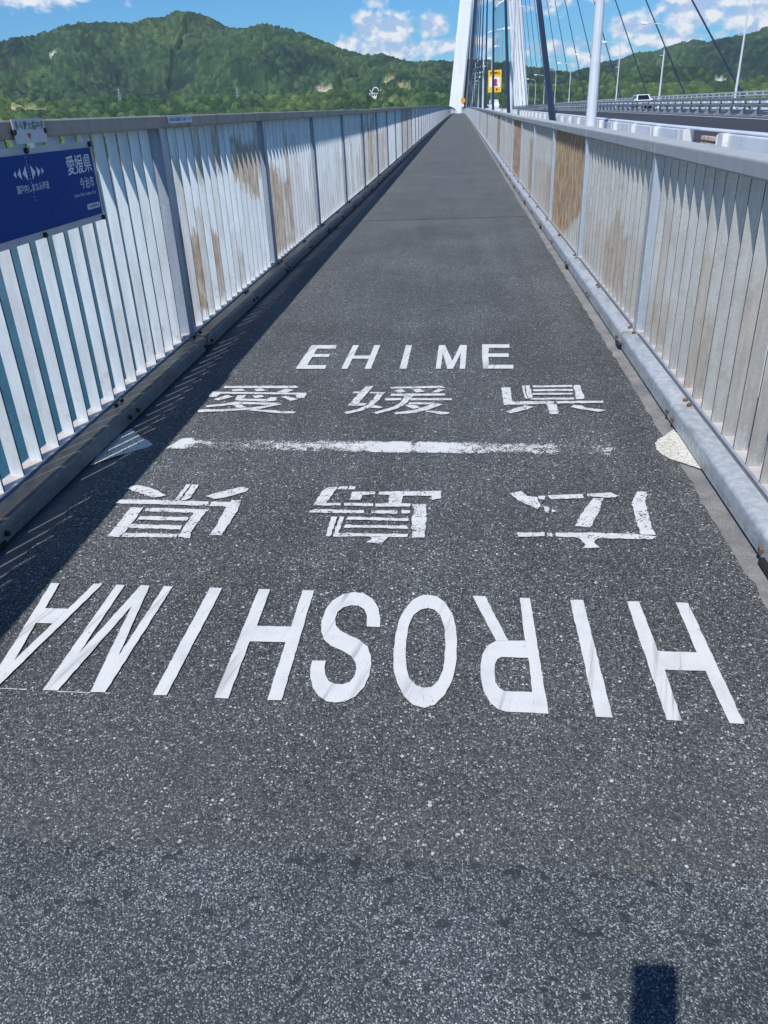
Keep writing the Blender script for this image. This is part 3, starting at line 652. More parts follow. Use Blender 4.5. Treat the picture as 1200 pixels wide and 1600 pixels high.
RIDGE_C=[(513, 3260, 35.8), (629, 3341, 57.6), (689, 3330, 81.8), (779, 3361, 112.0), (856, 3394, 145.0), (911, 3379, 156.0), (965, 3260, 156.5), (1049, 3129, 159.8), (1171, 2978, 165.5), (1325, 2803, 129.9)]
RIDGE_D=[(-872, 964, 17.7), (-784, 1037, 24.3), (-695, 1099, 22.8), (-650, 1183, 30.5), (-606, 1206, 24.0), (-551, 1232, 18.7), (-510, 1304, 25.7), (-457, 1323, 17.6), (-391, 1344, 18.7), (-323, 1362, 18.8), (-262, 1426, 24.2), (-176, 1338, 20.1), (-118, 1244, 17.0), (-69, 1198, 14.0), (-16, 1150, 6.4), (17, 1150, 6.6)]
RIDGE_E=[(20, 1300, 9.8), (82, 1398, 14.4), (140, 1493, 18.9), (205, 1587, 25.8), (270, 1577, 20.1), (324, 1567, 11.9), (441, 1642, 13.6), (542, 1611, 19.0), (635, 1577, 22.2), (695, 1441, 15.8)]


# ------------------------------------------------------------------ large structure: sea, land, deck, roads
SEA_Z = -45.0
sea = MB().add([(-9000, -4000, SEA_Z), (9000, -4000, SEA_Z), (9000, 14000, SEA_Z), (-9000, 14000, SEA_Z)], [(0, 1, 2, 3)]).obj("sea", M['water'])
tag(sea, "calm blue-green sea far below the bridge", kind='structure')


def hash2(ix, iy, seed):
    h = (ix.astype(np.int64) * 374761393 + iy.astype(np.int64) * 668265263 + seed * 1442695041) & 0xffffffff
    h = ((h ^ (h >> 13)) * 1274126177) & 0xffffffff
    h = h ^ (h >> 16)
    return (h & 0xffffff) / float(0x1000000)


def vnoise(x, y, s, seed):
    x = x / s; y = y / s
    ix = np.floor(x); iy = np.floor(y)
    fx = x - ix; fy = y - iy
    fx = fx * fx * (3 - 2 * fx); fy = fy * fy * (3 - 2 * fy)
    a = hash2(ix, iy, seed); b = hash2(ix + 1, iy, seed); c = hash2(ix, iy + 1, seed); d = hash2(ix + 1, iy + 1, seed)
    return (a * (1 - fx) + b * fx) * (1 - fy) + (c * (1 - fx) + d * fx) * fy


def fbm(x, y, s, seed, n=4):
    r = 0.0; a = 0.5; tot = 0.0
    for k in range(n):
        r = r + a * vnoise(x + 17.3 * k, y - 9.1 * k, s, seed + k); tot += a
        a *= 0.5; s *= 0.5
    return r / tot


def ridge_dist(X, Y, line):
    best = np.full(X.shape, 1e9); hz = np.zeros(X.shape)
    for (x0, y0, z0), (x1, y1, z1) in zip(line[:-1], line[1:]):
        dx_, dy_ = x1 - x0, y1 - y0
        t = np.clip(((X - x0) * dx_ + (Y - y0) * dy_) / (dx_ * dx_ + dy_ * dy_), 0, 1)
        d = np.hypot(X - x0 - t * dx_, Y - y0 - t * dy_)
        h = z0 + t * (z1 - z0)
        k = d < best
        best = np.where(k, d, best); hz = np.where(k, h, hz)
    return best, hz


def ground(X, Y):
    n1 = fbm(X, Y, 420.0, 11, 4); n2 = fbm(X, Y, 150.0, 31, 3)
    H = np.full(X.shape, -400.0)
    for line, L, p, wob in ((RIDGE_A, 760.0, 1.05, 1.0), (RIDGE_B, 800.0, 1.05, 0.8), (RIDGE_C, 760.0, 1.05, 0.9), (RIDGE_D, 270.0, 1.2, 0.6), (RIDGE_E, 300.0, 1.2, 0.6)):
        d, h = ridge_dist(X, Y, line)
        w = np.clip(d / 160.0, 0, 1)
        de = d * (1.0 + wob * w * (2.6 * (n1 - 0.5))) + 260.0 * wob * w * (n2 - 0.45)
        de = np.maximum(de, 0.45 * d)
        z = SEA_Z + (h - SEA_Z - 6.0) * np.exp(-(de / L) ** p)
        gul = np.clip(1 - np.abs(2 * fbm(X + 0.3 * Y, Y, 300.0, 131, 3) - 1) * 3.2, 0, 1) ** 2
        z = z - gul * 34.0 * wob * np.clip(d / 260.0, 0, 1) * np.clip((z - SEA_Z) / 90.0, 0, 1)
        H = np.maximum(H, z)
    az_ = np.degrees(np.arctan2(X, Y)); r = np.hypot(X, Y)
    shore = np.interp(az_, [-60, -40, -24, -12, -4, 4, 12, 25, 60], [820, 880, 930, 830, 745, 730, 760, 900, 1000]) + 50 * (n2 - 0.5)
    base_z = SEA_Z + 3.0 + np.clip((r - shore) / 260.0, 0, 1) * 16.0 + 10.0 * (n1 - 0.5)
    H = np.maximum(H, base_z)
    k = np.clip((r - shore) / 40.0, -1, 1)
    H = np.where(k < 1, SEA_Z - 6 + (H - SEA_Z + 6) * np.clip((k + 0.4) / 1.4, 0, 1), H)
    return H


def build_land():
    az_ = np.radians(np.linspace(-37.0, 28.0, 800))
    rr = [700.0]
    while rr[-1] < 5200: rr.append(rr[-1] * 1.0036)
    rr = np.array(rr)
    A_, R_ = np.meshgrid(az_, rr)
    jit = np.random.RandomState(3)
    A_ = A_ + (jit.rand(*A_.shape) - 0.5) * 0.0006
    R_ = R_ * (1 + (jit.rand(*R_.shape) - 0.5) * 0.002)
    X = R_ * np.sin(A_); Y = R_ * np.cos(A_)
    Z = ground(X, Y)
    # tree crowns: one bump and one tone for each tree of the canopy
    cell = 13.0
    gx = np.floor(X / cell); gy = np.floor(Y / cell)
    best = np.full(X.shape, 1e9); cid = np.zeros(X.shape); cid2 = np.zeros(X.shape)
    for i in (-1, 0, 1):
        for j in (-1, 0, 1):
            ux, uy = gx + i, gy + j
            px = (ux + hash2(ux, uy, 5)) * cell; py = (uy + hash2(ux, uy, 6)) * cell
            d = np.hypot(X - px, Y - py)
            k = d < best
            best = np.where(k, d, best); cid = np.where(k, hash2(ux, uy, 8), cid); cid2 = np.where(k, hash2(ux, uy, 9), cid2)
    land = np.clip((Z - SEA_Z - 1.5) / 3.0, 0, 1)
    grove = fbm(X, Y, 90.0, 51, 3)
    crown = np.sqrt(np.clip(1 - (best / (cell * 0.72)) ** 2, 0, 1)) * (5.0 + 8.0 * cid) + 12.0 * grove
    Zt = Z + crown * land
    # tones: dark cedar, mid oak, pale bamboo low on the slopes
    low = np.clip(1.0 - (Z - SEA_Z) / 130.0, 0, 1)
    g2 = fbm(X, Y, 240.0, 61, 4)
    pale = np.clip((g2 - 0.50) * 5.0, 0, 1) * (0.25 + 0.65 * low) * np.where(X > 150, 0.65, 1.0) + 0.30 * (cid > 0.86)
    dark = np.clip((fbm(X, Y, 170.0, 71, 3) - 0.46) * 5.0, 0, 1) * (1 - 0.6 * low)
    cd = np.array([0.014, 0.034, 0.022]); cm = np.array([0.032, 0.066, 0.028]); cp = np.array([0.105, 0.142, 0.038])
    col = cm[None, None, :] * (0.50 + 0.95 * cid[..., None])
    col = col * (1 - dark[..., None]) + (cd * (0.55 + 0.9 * cid2[..., None])) * dark[..., None]
    pk = np.clip(pale, 0, 1)[..., None] * 0.8
    col = col * (1 - pk) + cp * (0.7 + 0.6 * cid[..., None]) * pk
    # bare ground: quarry faces, a clearing, a field, the shore
    for bx, by, br, bc in BARE:
        dd = np.hypot(X - bx, (Y - by) * 0.6) + 14.0 * (fbm(X, Y, 22.0, 81, 2) - 0.5) * 2
        k = np.clip((br - dd) / 6.0, 0, 1)[..., None]
        col = col * (1 - k) + np.array(bc) * (0.8 + 0.4 * cid[..., None]) * k
        Zt = Zt - (crown * land) * k[..., 0] * 0.8
    sh = np.clip(1 - (Z - SEA_Z - 0.5) / 4.0, 0, 1)[..., None]
    col = col * (1 - sh) + np.array([0.30, 0.28, 0.24]) * sh
    n, mcol = X.shape
    verts = np.stack([X, Y, Zt], -1).reshape(-1, 3)
    idx = np.arange(n * mcol).reshape(n, mcol)
    quads = np.stack([idx[:-1, :-1], idx[:-1, 1:], idx[1:, 1:], idx[1:, :-1]], -1).reshape(-1, 4)
    me = bpy.data.meshes.new("hills")
    me.vertices.add(len(verts)); me.vertices.foreach_set('co', verts.astype(np.float32).ravel())
    me.loops.add(quads.size); me.loops.foreach_set('vertex_index', quads.astype(np.int32).ravel())
    me.polygons.add(len(quads)); me.polygons.foreach_set('loop_start', np.arange(0, quads.size, 4, dtype=np.int32))
    me.update(calc_edges=True)
    at = me.color_attributes.new('tone', 'FLOAT_COLOR', 'POINT')
    rgba = np.ones((len(verts), 4), np.float32); rgba[:, :3] = col.reshape(-1, 3)
    at.data.foreach_set('color', rgba.ravel())
    me.materials.append(M['forest'])
    o = link("hills", me)
    tag(o, "green forested island hills beyond the strait", kind='structure')


BARE = [(-118, 1200, 11, (0.05, 0.085, 0.03)), (-377, 2303, 17, (0.42, 0.36, 0.27)), (-359, 2304, 15, (0.45, 0.38, 0.28)), (-380, 2270, 8, (0.40, 0.34, 0.26)), (-209, 1272, 10, (0.34, 0.27, 0.20)), (-184, 2285, 15, (0.26, 0.25, 0.12)), (-165, 2190, 13, (0.27, 0.25, 0.12)),
        (-150, 2140, 13, (0.27, 0.25, 0.12)), (-130, 2120, 16, (0.25, 0.24, 0.11)), (-609, 1146, 16, (0.36, 0.34, 0.20)), (-596, 1160, 13, (0.30, 0.32, 0.15)), (-588, 1172, 10, (0.36, 0.34, 0.20)),
        (-1219, 2601, 9, (0.5, 0.48, 0.42)), (-91, 1138, 16, (0.24, 0.25, 0.08)), (-70, 1130, 14, (0.24, 0.25, 0.08)), (-110, 1150, 10, (0.22, 0.24, 0.08)), (572, 2008, 14, (0.5, 0.48, 0.42))]

build_land()

YS = [-30, -12, 0, 8, 15] + [15 + 5 * k for k in range(1, 60)] + [320 + 20 * k for k in range(0, 21)]
XM = 14.0     # centre line of the bridge


def sheet(name, x0, x1, z0, z1, mat, ys=YS, parent=None, wav0=0.0, wav1=0.0, seed=1):
    rg = random.Random(seed)
    mb = MB(); vs = []
    for y in ys:
        a = x0 + (rg.uniform(-1, 1) * wav0); b = x1 + (rg.uniform(-1, 1) * wav1)
        vs += [(a, y, z0 + zc(y)), (b, y, z1 + zc(y))]
    fs = [(2 * k, 2 * k + 1, 2 * k + 3, 2 * k + 2) for k in range(len(ys) - 1)]
    return mb.add(vs, fs).obj(name, mat, parent)


prof = [(-1.80, -0.016), (-1.80, -0.45), (-0.6, -1.0), (4.0, -2.7), (24.0, -2.7), (28.6, -1.0), (29.8, -0.45), (29.8, -0.016), (24.6, -0.016), (24.6, 0.02), (14.0, 0.24), (3.9, 0.02), (3.9, -0.016)]
deck = MB().sweep_y(prof[::-1], YS, zc).obj("bridge_deck", M['deck'])
tag(deck, "long steel deck of the bridge", kind='structure')

FINE_Y = [-30, -12, -3] + [-1 + 0.07 * k for k in range(0, 170)] + [11 + 0.4 * k for k in range(0, 60)] + [y for y in YS if y > 36]
gut = sheet("walkway_gutter", 0.0, 1.10, -0.011, -0.011, M['gutter'])
tag(gut, "pale grey mortar gutter along the sunlit kerb", kind='structure')
gut2 = sheet("walkway_gutter", -1.70, 0.0, -0.011, -0.011, M['gutter_shade'])  # same mortar as the sunlit side, colour scaled down to stand for shade
tag(gut2, "mortar gutter along the shaded kerb, its colour darkened for the shade", kind='structure')
path = sheet("walkway", -1.455, 0.880, -0.005, -0.005, M['asphalt'], [y for y in FINE_Y if y <= 432], None, 0.006, 0.007, 4)
tag(path, "dark asphalt walkway and cycle path", kind='structure')
ROADZ0, ROADZ1 = 0.07, 0.27
ra = sheet("road", 4.05, 13.35, ROADZ0, ROADZ1, M['road']); tag(ra, "dark asphalt carriageway beside the walkway", kind='structure')
rb_ = sheet("road", 14.65, 23.95, ROADZ1, ROADZ0, M['road']); tag(rb_, "dark asphalt carriageway on the far side of the median rail", kind='structure')


def road_z(x):
    return ROADZ0 + (ROADZ1 - ROADZ0) * ((x - 4.05) / 9.3 if x < 14 else (23.95 - x) / 9.3)


for lx, lab in ((12.85, "solid white edge line beside the median rail on the near carriageway"), (4.75, "solid white edge line beside the near barrier"), (15.15, "solid white edge line beside the median rail on the far carriageway"), (23.2, "solid white edge line beside the far barrier")):
    o = sheet("edge_line", lx - 0.09, lx + 0.09, road_z(lx) + 0.005, road_z(lx) + 0.005, M['line'])
    tag(o, lab, "road marking", "edge lines of the carriageways")
dash_mesh = MB().add([(-0.08, -3, 0), (0.08, -3, 0), (0.08, 3, 0), (-0.08, 3, 0)], [(0, 1, 2, 3)]).mesh("lane_dash", M['line'])
for lane_x, words in ((8.8, "near"), (19.2, "far")):
    t_ = thing("lane_line", "broken white lane line down the middle of the %s carriageway" % words, "road marking", (lane_x, 0, road_z(lane_x) + 0.005), "lane lines of the carriageways")
    for k in range(0, 30):
        y = 12 + 14 * k
        link("lane_dash", dash_mesh, t_, (0, y, zc(y)), (math.atan(slope(y)), 0, 0))

# the gritted strip across the walkway under the camera
mb = MB(); rg = random.Random(12)
N = 46; near_e = []; far_e = []
for k in range(N + 1):
    u = k / N; x = -1.43 + 2.29 * u
    far_e.append((x, 1.005 + 0.006 * rg.uniform(-1, 1), -0.001))
    edge = np.interp(x, [-1.43, 0.86], [0.30, 0.30])
    near_e.append((x, float(edge) + 0.006 * rg.uniform(-1, 1), -0.001))
mb.add(near_e + far_e, [(k, k + 1, N + 2 + k, N + 1 + k) for k in range(N)])
o = mb.obj("joint_strip", M['strip']); tag(o, "fine gritted grey joint strip across the walkway in the foreground", kind='structure')

# ------------------------------------------------------------------ painted lettering on the walkway
def rough_poly(P, jit, step, rg):
    out = []
    n = len(P)
    for i in range(n):
        a = Vector(P[i]); b = Vector(P[(i + 1) % n])
        L = (b - a).length
        m = max(1, int(L / step))
        nrm = Vector((-(b - a).y, (b - a).x)) / max(L, 1e-6)
        for k in range(m):
            p = a + (b - a) * (k / m)
            if k > 0: p = p + nrm * rg.uniform(-jit, jit)
            else: p = p + Vector((rg.uniform(-jit, jit), rg.uniform(-jit, jit))) * 0.5
            out.append((p.x, p.y))
    return out


def lettering(name, label, rows, mat, jit, step, z0, rounds=0):
    rg = random.Random(len(label))
    xs = [p[0] for _, ps in rows for P in ps for p in P]; ys = [p[1] for _, ps in rows for P in ps for p in P]
    cx, cy = sum(xs) / len(xs), min(ys)
    t_ = thing(name, label, "road marking", (cx, cy, z0))
    for nm, polys in rows:
        for _ in range(rounds):
            polys = [[q for a_, b_ in zip(P, P[1:] + P[:1]) for q in ([0.75 * a_[0] + 0.25 * b_[0], 0.75 * a_[1] + 0.25 * b_[1]], [0.25 * a_[0] + 0.75 * b_[0], 0.25 * a_[1] + 0.75 * b_[1]])] for P in polys]
        me = bpy.data.meshes.new("painted_letter"); vs = []; fs = []
        for q, P in enumerate(polys):
            P = rough_poly(P, jit, step, rg)
            fs.append(tuple(range(len(vs), len(vs) + len(P))))
            vs += [(x - cx, y - cy, 0.0005 * (q % 3)) for x, y in P]
        me.from_pydata(vs, [], fs)
        bm = bmesh.new(); bm.from_mesh(me)
        for f in bm.faces:
            f.normal_update()
            if f.normal.z < 0: f.normal_flip()
        bm.to_mesh(me); bm.free()
        me.materials.append(mat)
        link("painted_letter", me, t_)
    return t_


lettering("painted_word", "white painted word EHIME across the walkway, nearest the tower", G_EHIME, M['paint_new'], 0.0011, 0.018, 0.0)
lettering("painted_word", "chipped white painted characters 愛媛県 on the walkway", G_EK, M['paint_old'], 0.0030, 0.016, 0.0)
lettering("painted_word", "chipped white characters 広島県 painted upside down on the walkway", G_HK, M['paint_old'], 0.0028, 0.014, 0.0)
lettering("painted_word", "large white painted word HIROSHIMA, upside down across the foreground", G_HIROSHIMA, M['paint_new'], 0.0011, 0.018, 0.0)
lettering("guide_line", "thin broken white setting-out line under the big letters", [["dash", [P]] for P in G_GUIDE[0][1]], M['paint_guide'], 0.0008, 0.03, -0.001)
for (nm, polys), words in zip(G_CREAM, ("cracked cream paint patch in the sunlit gutter by the right kerb", "cracked cream paint patch in the shaded gutter by the left kerb")):
    lettering("paint_patch", words, [[nm, polys]], M['paint_cream'], 0.004, 0.012, -0.0025, 1)

# the worn border line: how much of the coat is left along it
cov = [(-1.254, 1.0), (-1.20, 1.0), (-1.16, 0.30), (-1.0, 0.18), (-0.92, 0.26), (-0.80, 0.40), (-0.70, 0.50), (-0.58, 0.44), (-0.50, 0.60), (-0.42, 0.70), (-0.36, 0.95), (-0.24, 1.1), (-0.205, 0.9), (-0.19, 0.45), (-0.175, 0.8), (-0.10, 1.0), (-0.02, 0.85), (0.06, 0.66), (0.14, 0.42), (0.30, 0.48), (0.40, 0.50), (0.435, 0.15), (0.50, 0.0), (0.56, 0.05), (0.60, 0.40), (0.63, 0.35), (0.66, 0.0)]
mb = MB(); vs = []; cv_ = []
NX, NYL = 160, 6
x0, x1 = -1.262, 0.66
for i in range(NX + 1):
    x = x0 + (x1 - x0) * i / NX
    yc = 3.083 - 0.034 * (x + 1.25) + (0.01 if x < -1.1 else 0.0)
    c = float(np.interp(x, [a for a, _ in cov], [b for _, b in cov]))
    for j in range(NYL + 1):
        v = j / NYL * 2 - 1
        vs.append((x + (0.018 * v if i == 0 else 0), yc + v * 0.062, 0.0))
        cv_.append(max(0.0, c - 0.55 * abs(v) ** 4))
fs = [(i * (NYL + 1) + j, (i + 1) * (NYL + 1) + j, (i + 1) * (NYL + 1) + j + 1, i * (NYL + 1) + j + 1) for i in range(NX) for j in range(NYL)]
o = mb.add(vs, fs).obj("border_line", M['paint_line'])
ca_ = o.data.attributes.new('cover', 'FLOAT', 'POINT'); ca_.data.foreach_set('value', cv_)
tag(o, "worn white line painted across the walkway between the two sets of characters", "road marking")

# ------------------------------------------------------------------ kerbs
PITCH, NF = 2.5, 16
GAP = PITCH / (NF + 1)
LEFT_P0, RIGHT_P0 = 4.63, 4.58         # first post ahead of the camera
FACE_L, FACE_R = -1.556, 0.945


def kerb_profile(side):
    face = FACE_R if side > 0 else FACE_L
    pts = [(0.0, 0.004), (0.0, 0.030), (0.0, 0.066), (0.0015, 0.0725), (0.0055, 0.0785), (0.0115, 0.0825), (0.018, 0.0840), (0.05, 0.0855), (0.078, 0.0855), (0.078, 0.055), (0.05, 0.004)]
    pts = [(face + side * a, z) for a, z in pts]
    return pts if side > 0 else pts[::-1]


def hexbolt(r, h):
    mb = MB()
    ring = [(r * math.cos(math.pi / 3 * k), r * math.sin(math.pi / 3 * k)) for k in range(6)]
    mb.loft([[(x, y, 0) for x, y in ring], [(x, y, h * 0.75) for x, y in ring], [(x * 0.75, y * 0.75, h) for x, y in ring]])
    return mb


bolt_mesh = hexbolt(0.011, 0.013).mesh("bolt", M['bolt'])
bolt_mesh_dark = hexbolt(0.011, 0.013).mesh("bolt", M['bolt_dark'])


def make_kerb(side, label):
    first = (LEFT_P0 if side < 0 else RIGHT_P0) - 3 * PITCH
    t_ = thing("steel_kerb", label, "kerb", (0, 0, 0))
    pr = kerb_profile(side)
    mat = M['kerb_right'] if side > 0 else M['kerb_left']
    mb = MB()
    NS = 6
    n = len(pr)
    rings = []
    cx_ = FACE_R + 0.04 if side > 0 else FACE_L - 0.04
    ks = [0.012, 0.03, 0.30, 0.62, 1.24, 1.25, 1.26, 1.9, 2.2, PITCH - 0.03, PITCH - 0.012]
    for yy in ks:
        sq = 0.92 if yy in (ks[0], ks[-1]) else (0.985 if yy == 1.25 else 1.0)
        rings.append([(cx_ + (x - cx_) * sq, yy, z * (0.94 if sq < 0.95 else (0.975 if sq < 1 else 1.0))) for x, z in pr])
    sec = mb.loft(rings).mesh("kerb_section", mat, True)
    sec.set_sharp_from_angle(angle=math.radians(38))
    face = FACE_R if side > 0 else FACE_L
    for k in range(0, 70):
        y = first + k * PITCH
        s_ = link("kerb_section", sec, t_, (0, y, zc(y)), (math.atan(slope(y + 1)), 0, 0))
        if -1.0 < y < 22:
            bm_ = bolt_mesh if side > 0 else bolt_mesh_dark
            spots = [(face + side * 0.062, 0.085, yy, 0) for yy in (0.06, 1.22, 1.285, 2.44)]
            spots += [(face, 0.034, yy, 1) for yy in (0.07, 1.20, 1.30, 2.43)]
            for bx, bz, by, kind in spots:
                if (kind == 0):
                    link("bolt", bm_, s_, (bx, by, bz))
                else:
                    link("bolt", bm_, s_, (bx, by, bz), (0, -side * math.pi / 2, 0))
            if side > 0 or k % 1 == 0:
                br = MB().box(-0.012, 0.004, -0.05, 0.05, 0.001, 0.018)
                br.obj("joint_bracket", M['bolt_dark'], s_, (face - side * 0.004, 0.0, 0.0))
    y0 = first + 70 * PITCH
    far = MB().sweep_y(pr, [y0 + 20 * k for k in range(0, 14)], zc).obj("kerb_section", mat, t_)
    pl = MB()
    a, b = (FACE_R + 0.088, 1.112) if side > 0 else (-1.737, FACE_L - 0.088)
    pl.sweep_y([(a, 0.05), (b, 0.05), (b, 0.084), (a, 0.084)], [y for y in YS if y <= 432], zc).obj("base_plate", M['plate'], t_)
    la, lb = (a, a + 0.012) if side > 0 else (b - 0.012, b)
    MB().sweep_y([(la, 0.0835), (lb, 0.0835), (lb, 0.0925), ((la + lb) / 2, 0.095), (la, 0.0925)], [y for y in YS if y <= 432], zc).obj("plate_lip", M['post_left'], t_)
    ga, gb = (FACE_R + 0.07, FACE_R + 0.09) if side > 0 else (FACE_L - 0.09, FACE_L - 0.07)
    MB().sweep_y([(ga, 0.0), (gb, 0.0), (gb, 0.068), (ga, 0.068)], [y for y in YS if y <= 432], zc).obj("gap_filler", M['bolt_dark'], t_)
    return t_


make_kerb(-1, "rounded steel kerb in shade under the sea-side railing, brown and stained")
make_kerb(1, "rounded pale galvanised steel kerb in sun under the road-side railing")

# ------------------------------------------------------------------ railings
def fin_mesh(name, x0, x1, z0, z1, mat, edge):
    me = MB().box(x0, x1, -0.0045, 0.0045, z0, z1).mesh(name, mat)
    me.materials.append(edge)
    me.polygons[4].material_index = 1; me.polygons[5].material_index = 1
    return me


def stain_left(n, k, rg):
    """rust on bar k (0..15, near to far) of panel n; panel 0 starts at the post beside the blue sign"""
    if n < 0: return (0.14 if rg.random() < 0.4 else 0.03, 0.1, rg.uniform(0.4, 1.0))
    if n == 0:
        table = {0: (0.75, 0.10, 0.72), 2: (0.9, 0.10, 0.62), 5: (0.8, 0.1, 0.55), 4: (0.55, 0.88, 1.20), 6: (0.25, 0.5, 1.2), 8: (0.3, 0.1, 0.5), 9: (0.55, 0.1, 0.33)}
        if k in table: return table[k]
        if k >= 7: return (0.85, 0.96 - 0.045 * (k - 7), 1.20 - 0.02 * (k - 7)) if k < 15 else (0.6, 0.8, 1.2)
        return (0.42 if k in (1, 3) else 0.30, 0.1, rg.uniform(0.5, 1.15))
    if n == 1:
        if k < 7: return (0.8 if k % 4 else 0.5, 0.10, 0.92 - 0.05 * k + rg.uniform(-0.1, 0.1)) if k < 6 else (0.8, 0.10, 1.1)
        return (rg.choice((0.12, 0.3)), 0.1, rg.uniform(0.5, 1.1))
    if n == 2: return (rg.choice((0.05, 0.18, 0.3)), 0.1, rg.uniform(0.4, 1.1))
    if n == 3: return (rg.choice((0.1, 0.3, 0.5)), 0.1, rg.uniform(0.5, 1.2))
    if n in (4, 5): return (rg.choice((0.35, 0.6, 0.8)), 0.1, 0.8 + 0.45 * rg.random())
    if n in (8, 9): return (0.6, 0.1, 1.3)
    return (rg.random() ** 3 * 0.6, 0.1, rg.uniform(0.5, 1.3))


def stain_right(n, k, rg):
    if n <= -1: return (rg.choice((0.1, 0.3, 0.45)), 0.1, rg.uniform(0.3, 0.9))
    if n == 0: return (0.5, 0.1, 0.62 - 0.07 * abs(6 - k)) if 4 <= k <= 8 else (0.2, 0.1, 0.5)
    if n == 1: return (0.97, 0.42 - 0.4 * min(1, k / 9.0), 1.1)
    if n == 2: return (0.3 if k > 3 else 0.55, 0.1, 0.6)
    if n == 3: return (0.75, 0.1, 0.8) if k < 6 else (0.1, 0.1, 0.4)
    if n == 4: return (0.95, 0.1, 1.1)
    if n in (7, 11, 16): return (0.9, 0.1, 1.1)
    return (0.18 * rg.random(), 0.1, 0.7)


def make_railing(side):
    left = side < 0
    p0 = LEFT_P0 if left else RIGHT_P0
    if left:
        fx0, fx1, ztop, cap0, cap1, cz0, cz1 = -1.722, -1.670, 1.250, -1.765, -1.640, 1.238, 1.302
        lab = "tall galvanised bar railing on the sea side, brown stains on its bars"
    else:
        fx0, fx1, ztop, cap0, cap1, cz0, cz1 = 1.046, 1.098, 1.035, 1.018, 1.150, 1.022, 1.088
        lab = "galvanised bar railing between the walkway and the road, in full sun"
    t_ = thing("railing", lab, "railing", (0, 0, 0))
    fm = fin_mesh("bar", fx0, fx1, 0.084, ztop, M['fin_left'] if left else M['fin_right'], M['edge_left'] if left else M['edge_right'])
    # posts: H-section on the sea side, box on the road side
    pm = MB()
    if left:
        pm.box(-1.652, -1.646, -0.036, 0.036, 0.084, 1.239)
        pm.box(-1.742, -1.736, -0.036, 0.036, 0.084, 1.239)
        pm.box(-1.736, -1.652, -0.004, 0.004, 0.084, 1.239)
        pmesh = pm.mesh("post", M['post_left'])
    else:
        prf = rounded(1.024, 1.100, -0.032, 0.032, 0.008, 2)
        pm.loft([[(x, y, 0.084) for x, y in prf], [(x, y, 1.023) for x, y in prf]])
        pmesh = pm.mesh("post", M['post'])
    foot = MB().box(fx0 - 0.02, fx1 + 0.02, -0.07, 0.07, 0.0842, 0.096).mesh("post_foot", M['plate'])
    cp = rounded(cap0, cap1, cz0, cz1, 0.012 if left else 0.010, 3)
    cm_ = MB().extrude_y(cp, 0.004, PITCH - 0.004).mesh("cap_rail", M['cap_left'] if left else M['cap_right'])
    jm = MB().extrude_y([(x + (0.0015 if x > (cap0 + cap1) / 2 else -0.0015), z + (0.0015 if z > (cz0 + cz1) / 2 else -0.0015)) for x, z in cp], -0.012, 0.006).mesh("cap_joint", M['cap_left'] if left else M['cap_right'])
    rg = random.Random(3 if left else 4)
    count = 0
    far = MB(); far_st = []
    NP = 172
    for n in range(-3, NP):
        y = p0 + n * PITCH
        z = zc(y); rx = math.atan(slope(y))
        if n < 60:
            p_ = link("post", pmesh, t_, (0, y, z))
            if n < 12: link("post_foot", foot, p_)
            link("cap_rail", cm_, t_, (0, y, z), (rx, 0, 0))
            if n < 24: link("cap_joint", jm, t_, (0, y, z))
        else:
            far.box(fx0, fx1, y - 0.03, y + 0.03, 0.084 + z, ztop + z); far_st += [(0, 0, 0)] * 8
        for k in range(NF):
            fy = y + GAP * (k + 1)
            st = (stain_left if left else stain_right)(n, k, rg)
            if count < 300 and n >= -3:
                if n < -2 and k < 8: continue
                b_ = link("bar", fm, t_, (0, fy, zc(fy)))
                b_.color = (st[0], st[1], st[2], 1.0)
                count += 1
            else:
                far.box(fx0, fx1, fy - 0.0045, fy + 0.0045, 0.084 + zc(fy), ztop + zc(fy)); far_st += [st] * 8
    fo = far.obj("bar_rows", M['fin_left_far'] if left else M['fin_right_far'], t_)
    at = fo.data.color_attributes.new('stain', 'FLOAT_COLOR', 'POINT')
    arr = np.ones((len(far_st), 4), np.float32); arr[:, :3] = np.array(far_st)
    at.data.foreach_set('color', arr.ravel())
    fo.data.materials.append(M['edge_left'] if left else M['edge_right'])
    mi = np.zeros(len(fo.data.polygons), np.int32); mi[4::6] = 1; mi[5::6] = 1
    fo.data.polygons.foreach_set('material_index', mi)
    fo["kind"] = "stuff"
    ys = [p0 + 60 * PITCH + 10 * k for k in range(0, 29)]
    MB().sweep_y(cp, ys, zc).obj("cap_rail", M['cap_left'] if left else M['cap_right'], t_)
    return t_


make_railing(-1)
make_railing(1)

# ------------------------------------------------------------------ signs on the sea-side railing
def text_mesh(body, w, h, bold=0.0):
    """flat lettering, fitted into a box w wide and h high with its lower left corner at the origin"""
    cu = bpy.data.curves.new("lettering", 'FONT')
    cu.body = body; cu.size = 1.0; cu.offset = bold; cu.resolution_u = 3
    o = bpy.data.objects.new("lettering", cu)
    COL.objects.link(o)
    dg = bpy.context.evaluated_depsgraph_get()
    me = bpy.data.meshes.new_from_object(o.evaluated_get(dg))
    COL.objects.unlink(o); bpy.data.objects.remove(o)
    co = np.empty(len(me.vertices) * 3, np.float32); me.vertices.foreach_get('co', co); co = co.reshape(-1, 3)
    lo = co.min(0); hi = co.max(0)
    co[:, 0] = (co[:, 0] - lo[0]) / max(hi[0] - lo[0], 1e-6) * w
    co[:, 1] = (co[:, 1] - lo[1]) / max(hi[1] - lo[1], 1e-6) * h
    co[:, 2] = 0
    me.vertices.foreach_set('co', co.ravel())
    me.materials.clear(); me.update()
    return me


# lettering plane on the railing: text runs towards +y, up is +z, seen from +x
ROT_RAIL = Matrix(((0, 0, 1), (1, 0, 0), (0, 1, 0))).to_euler()
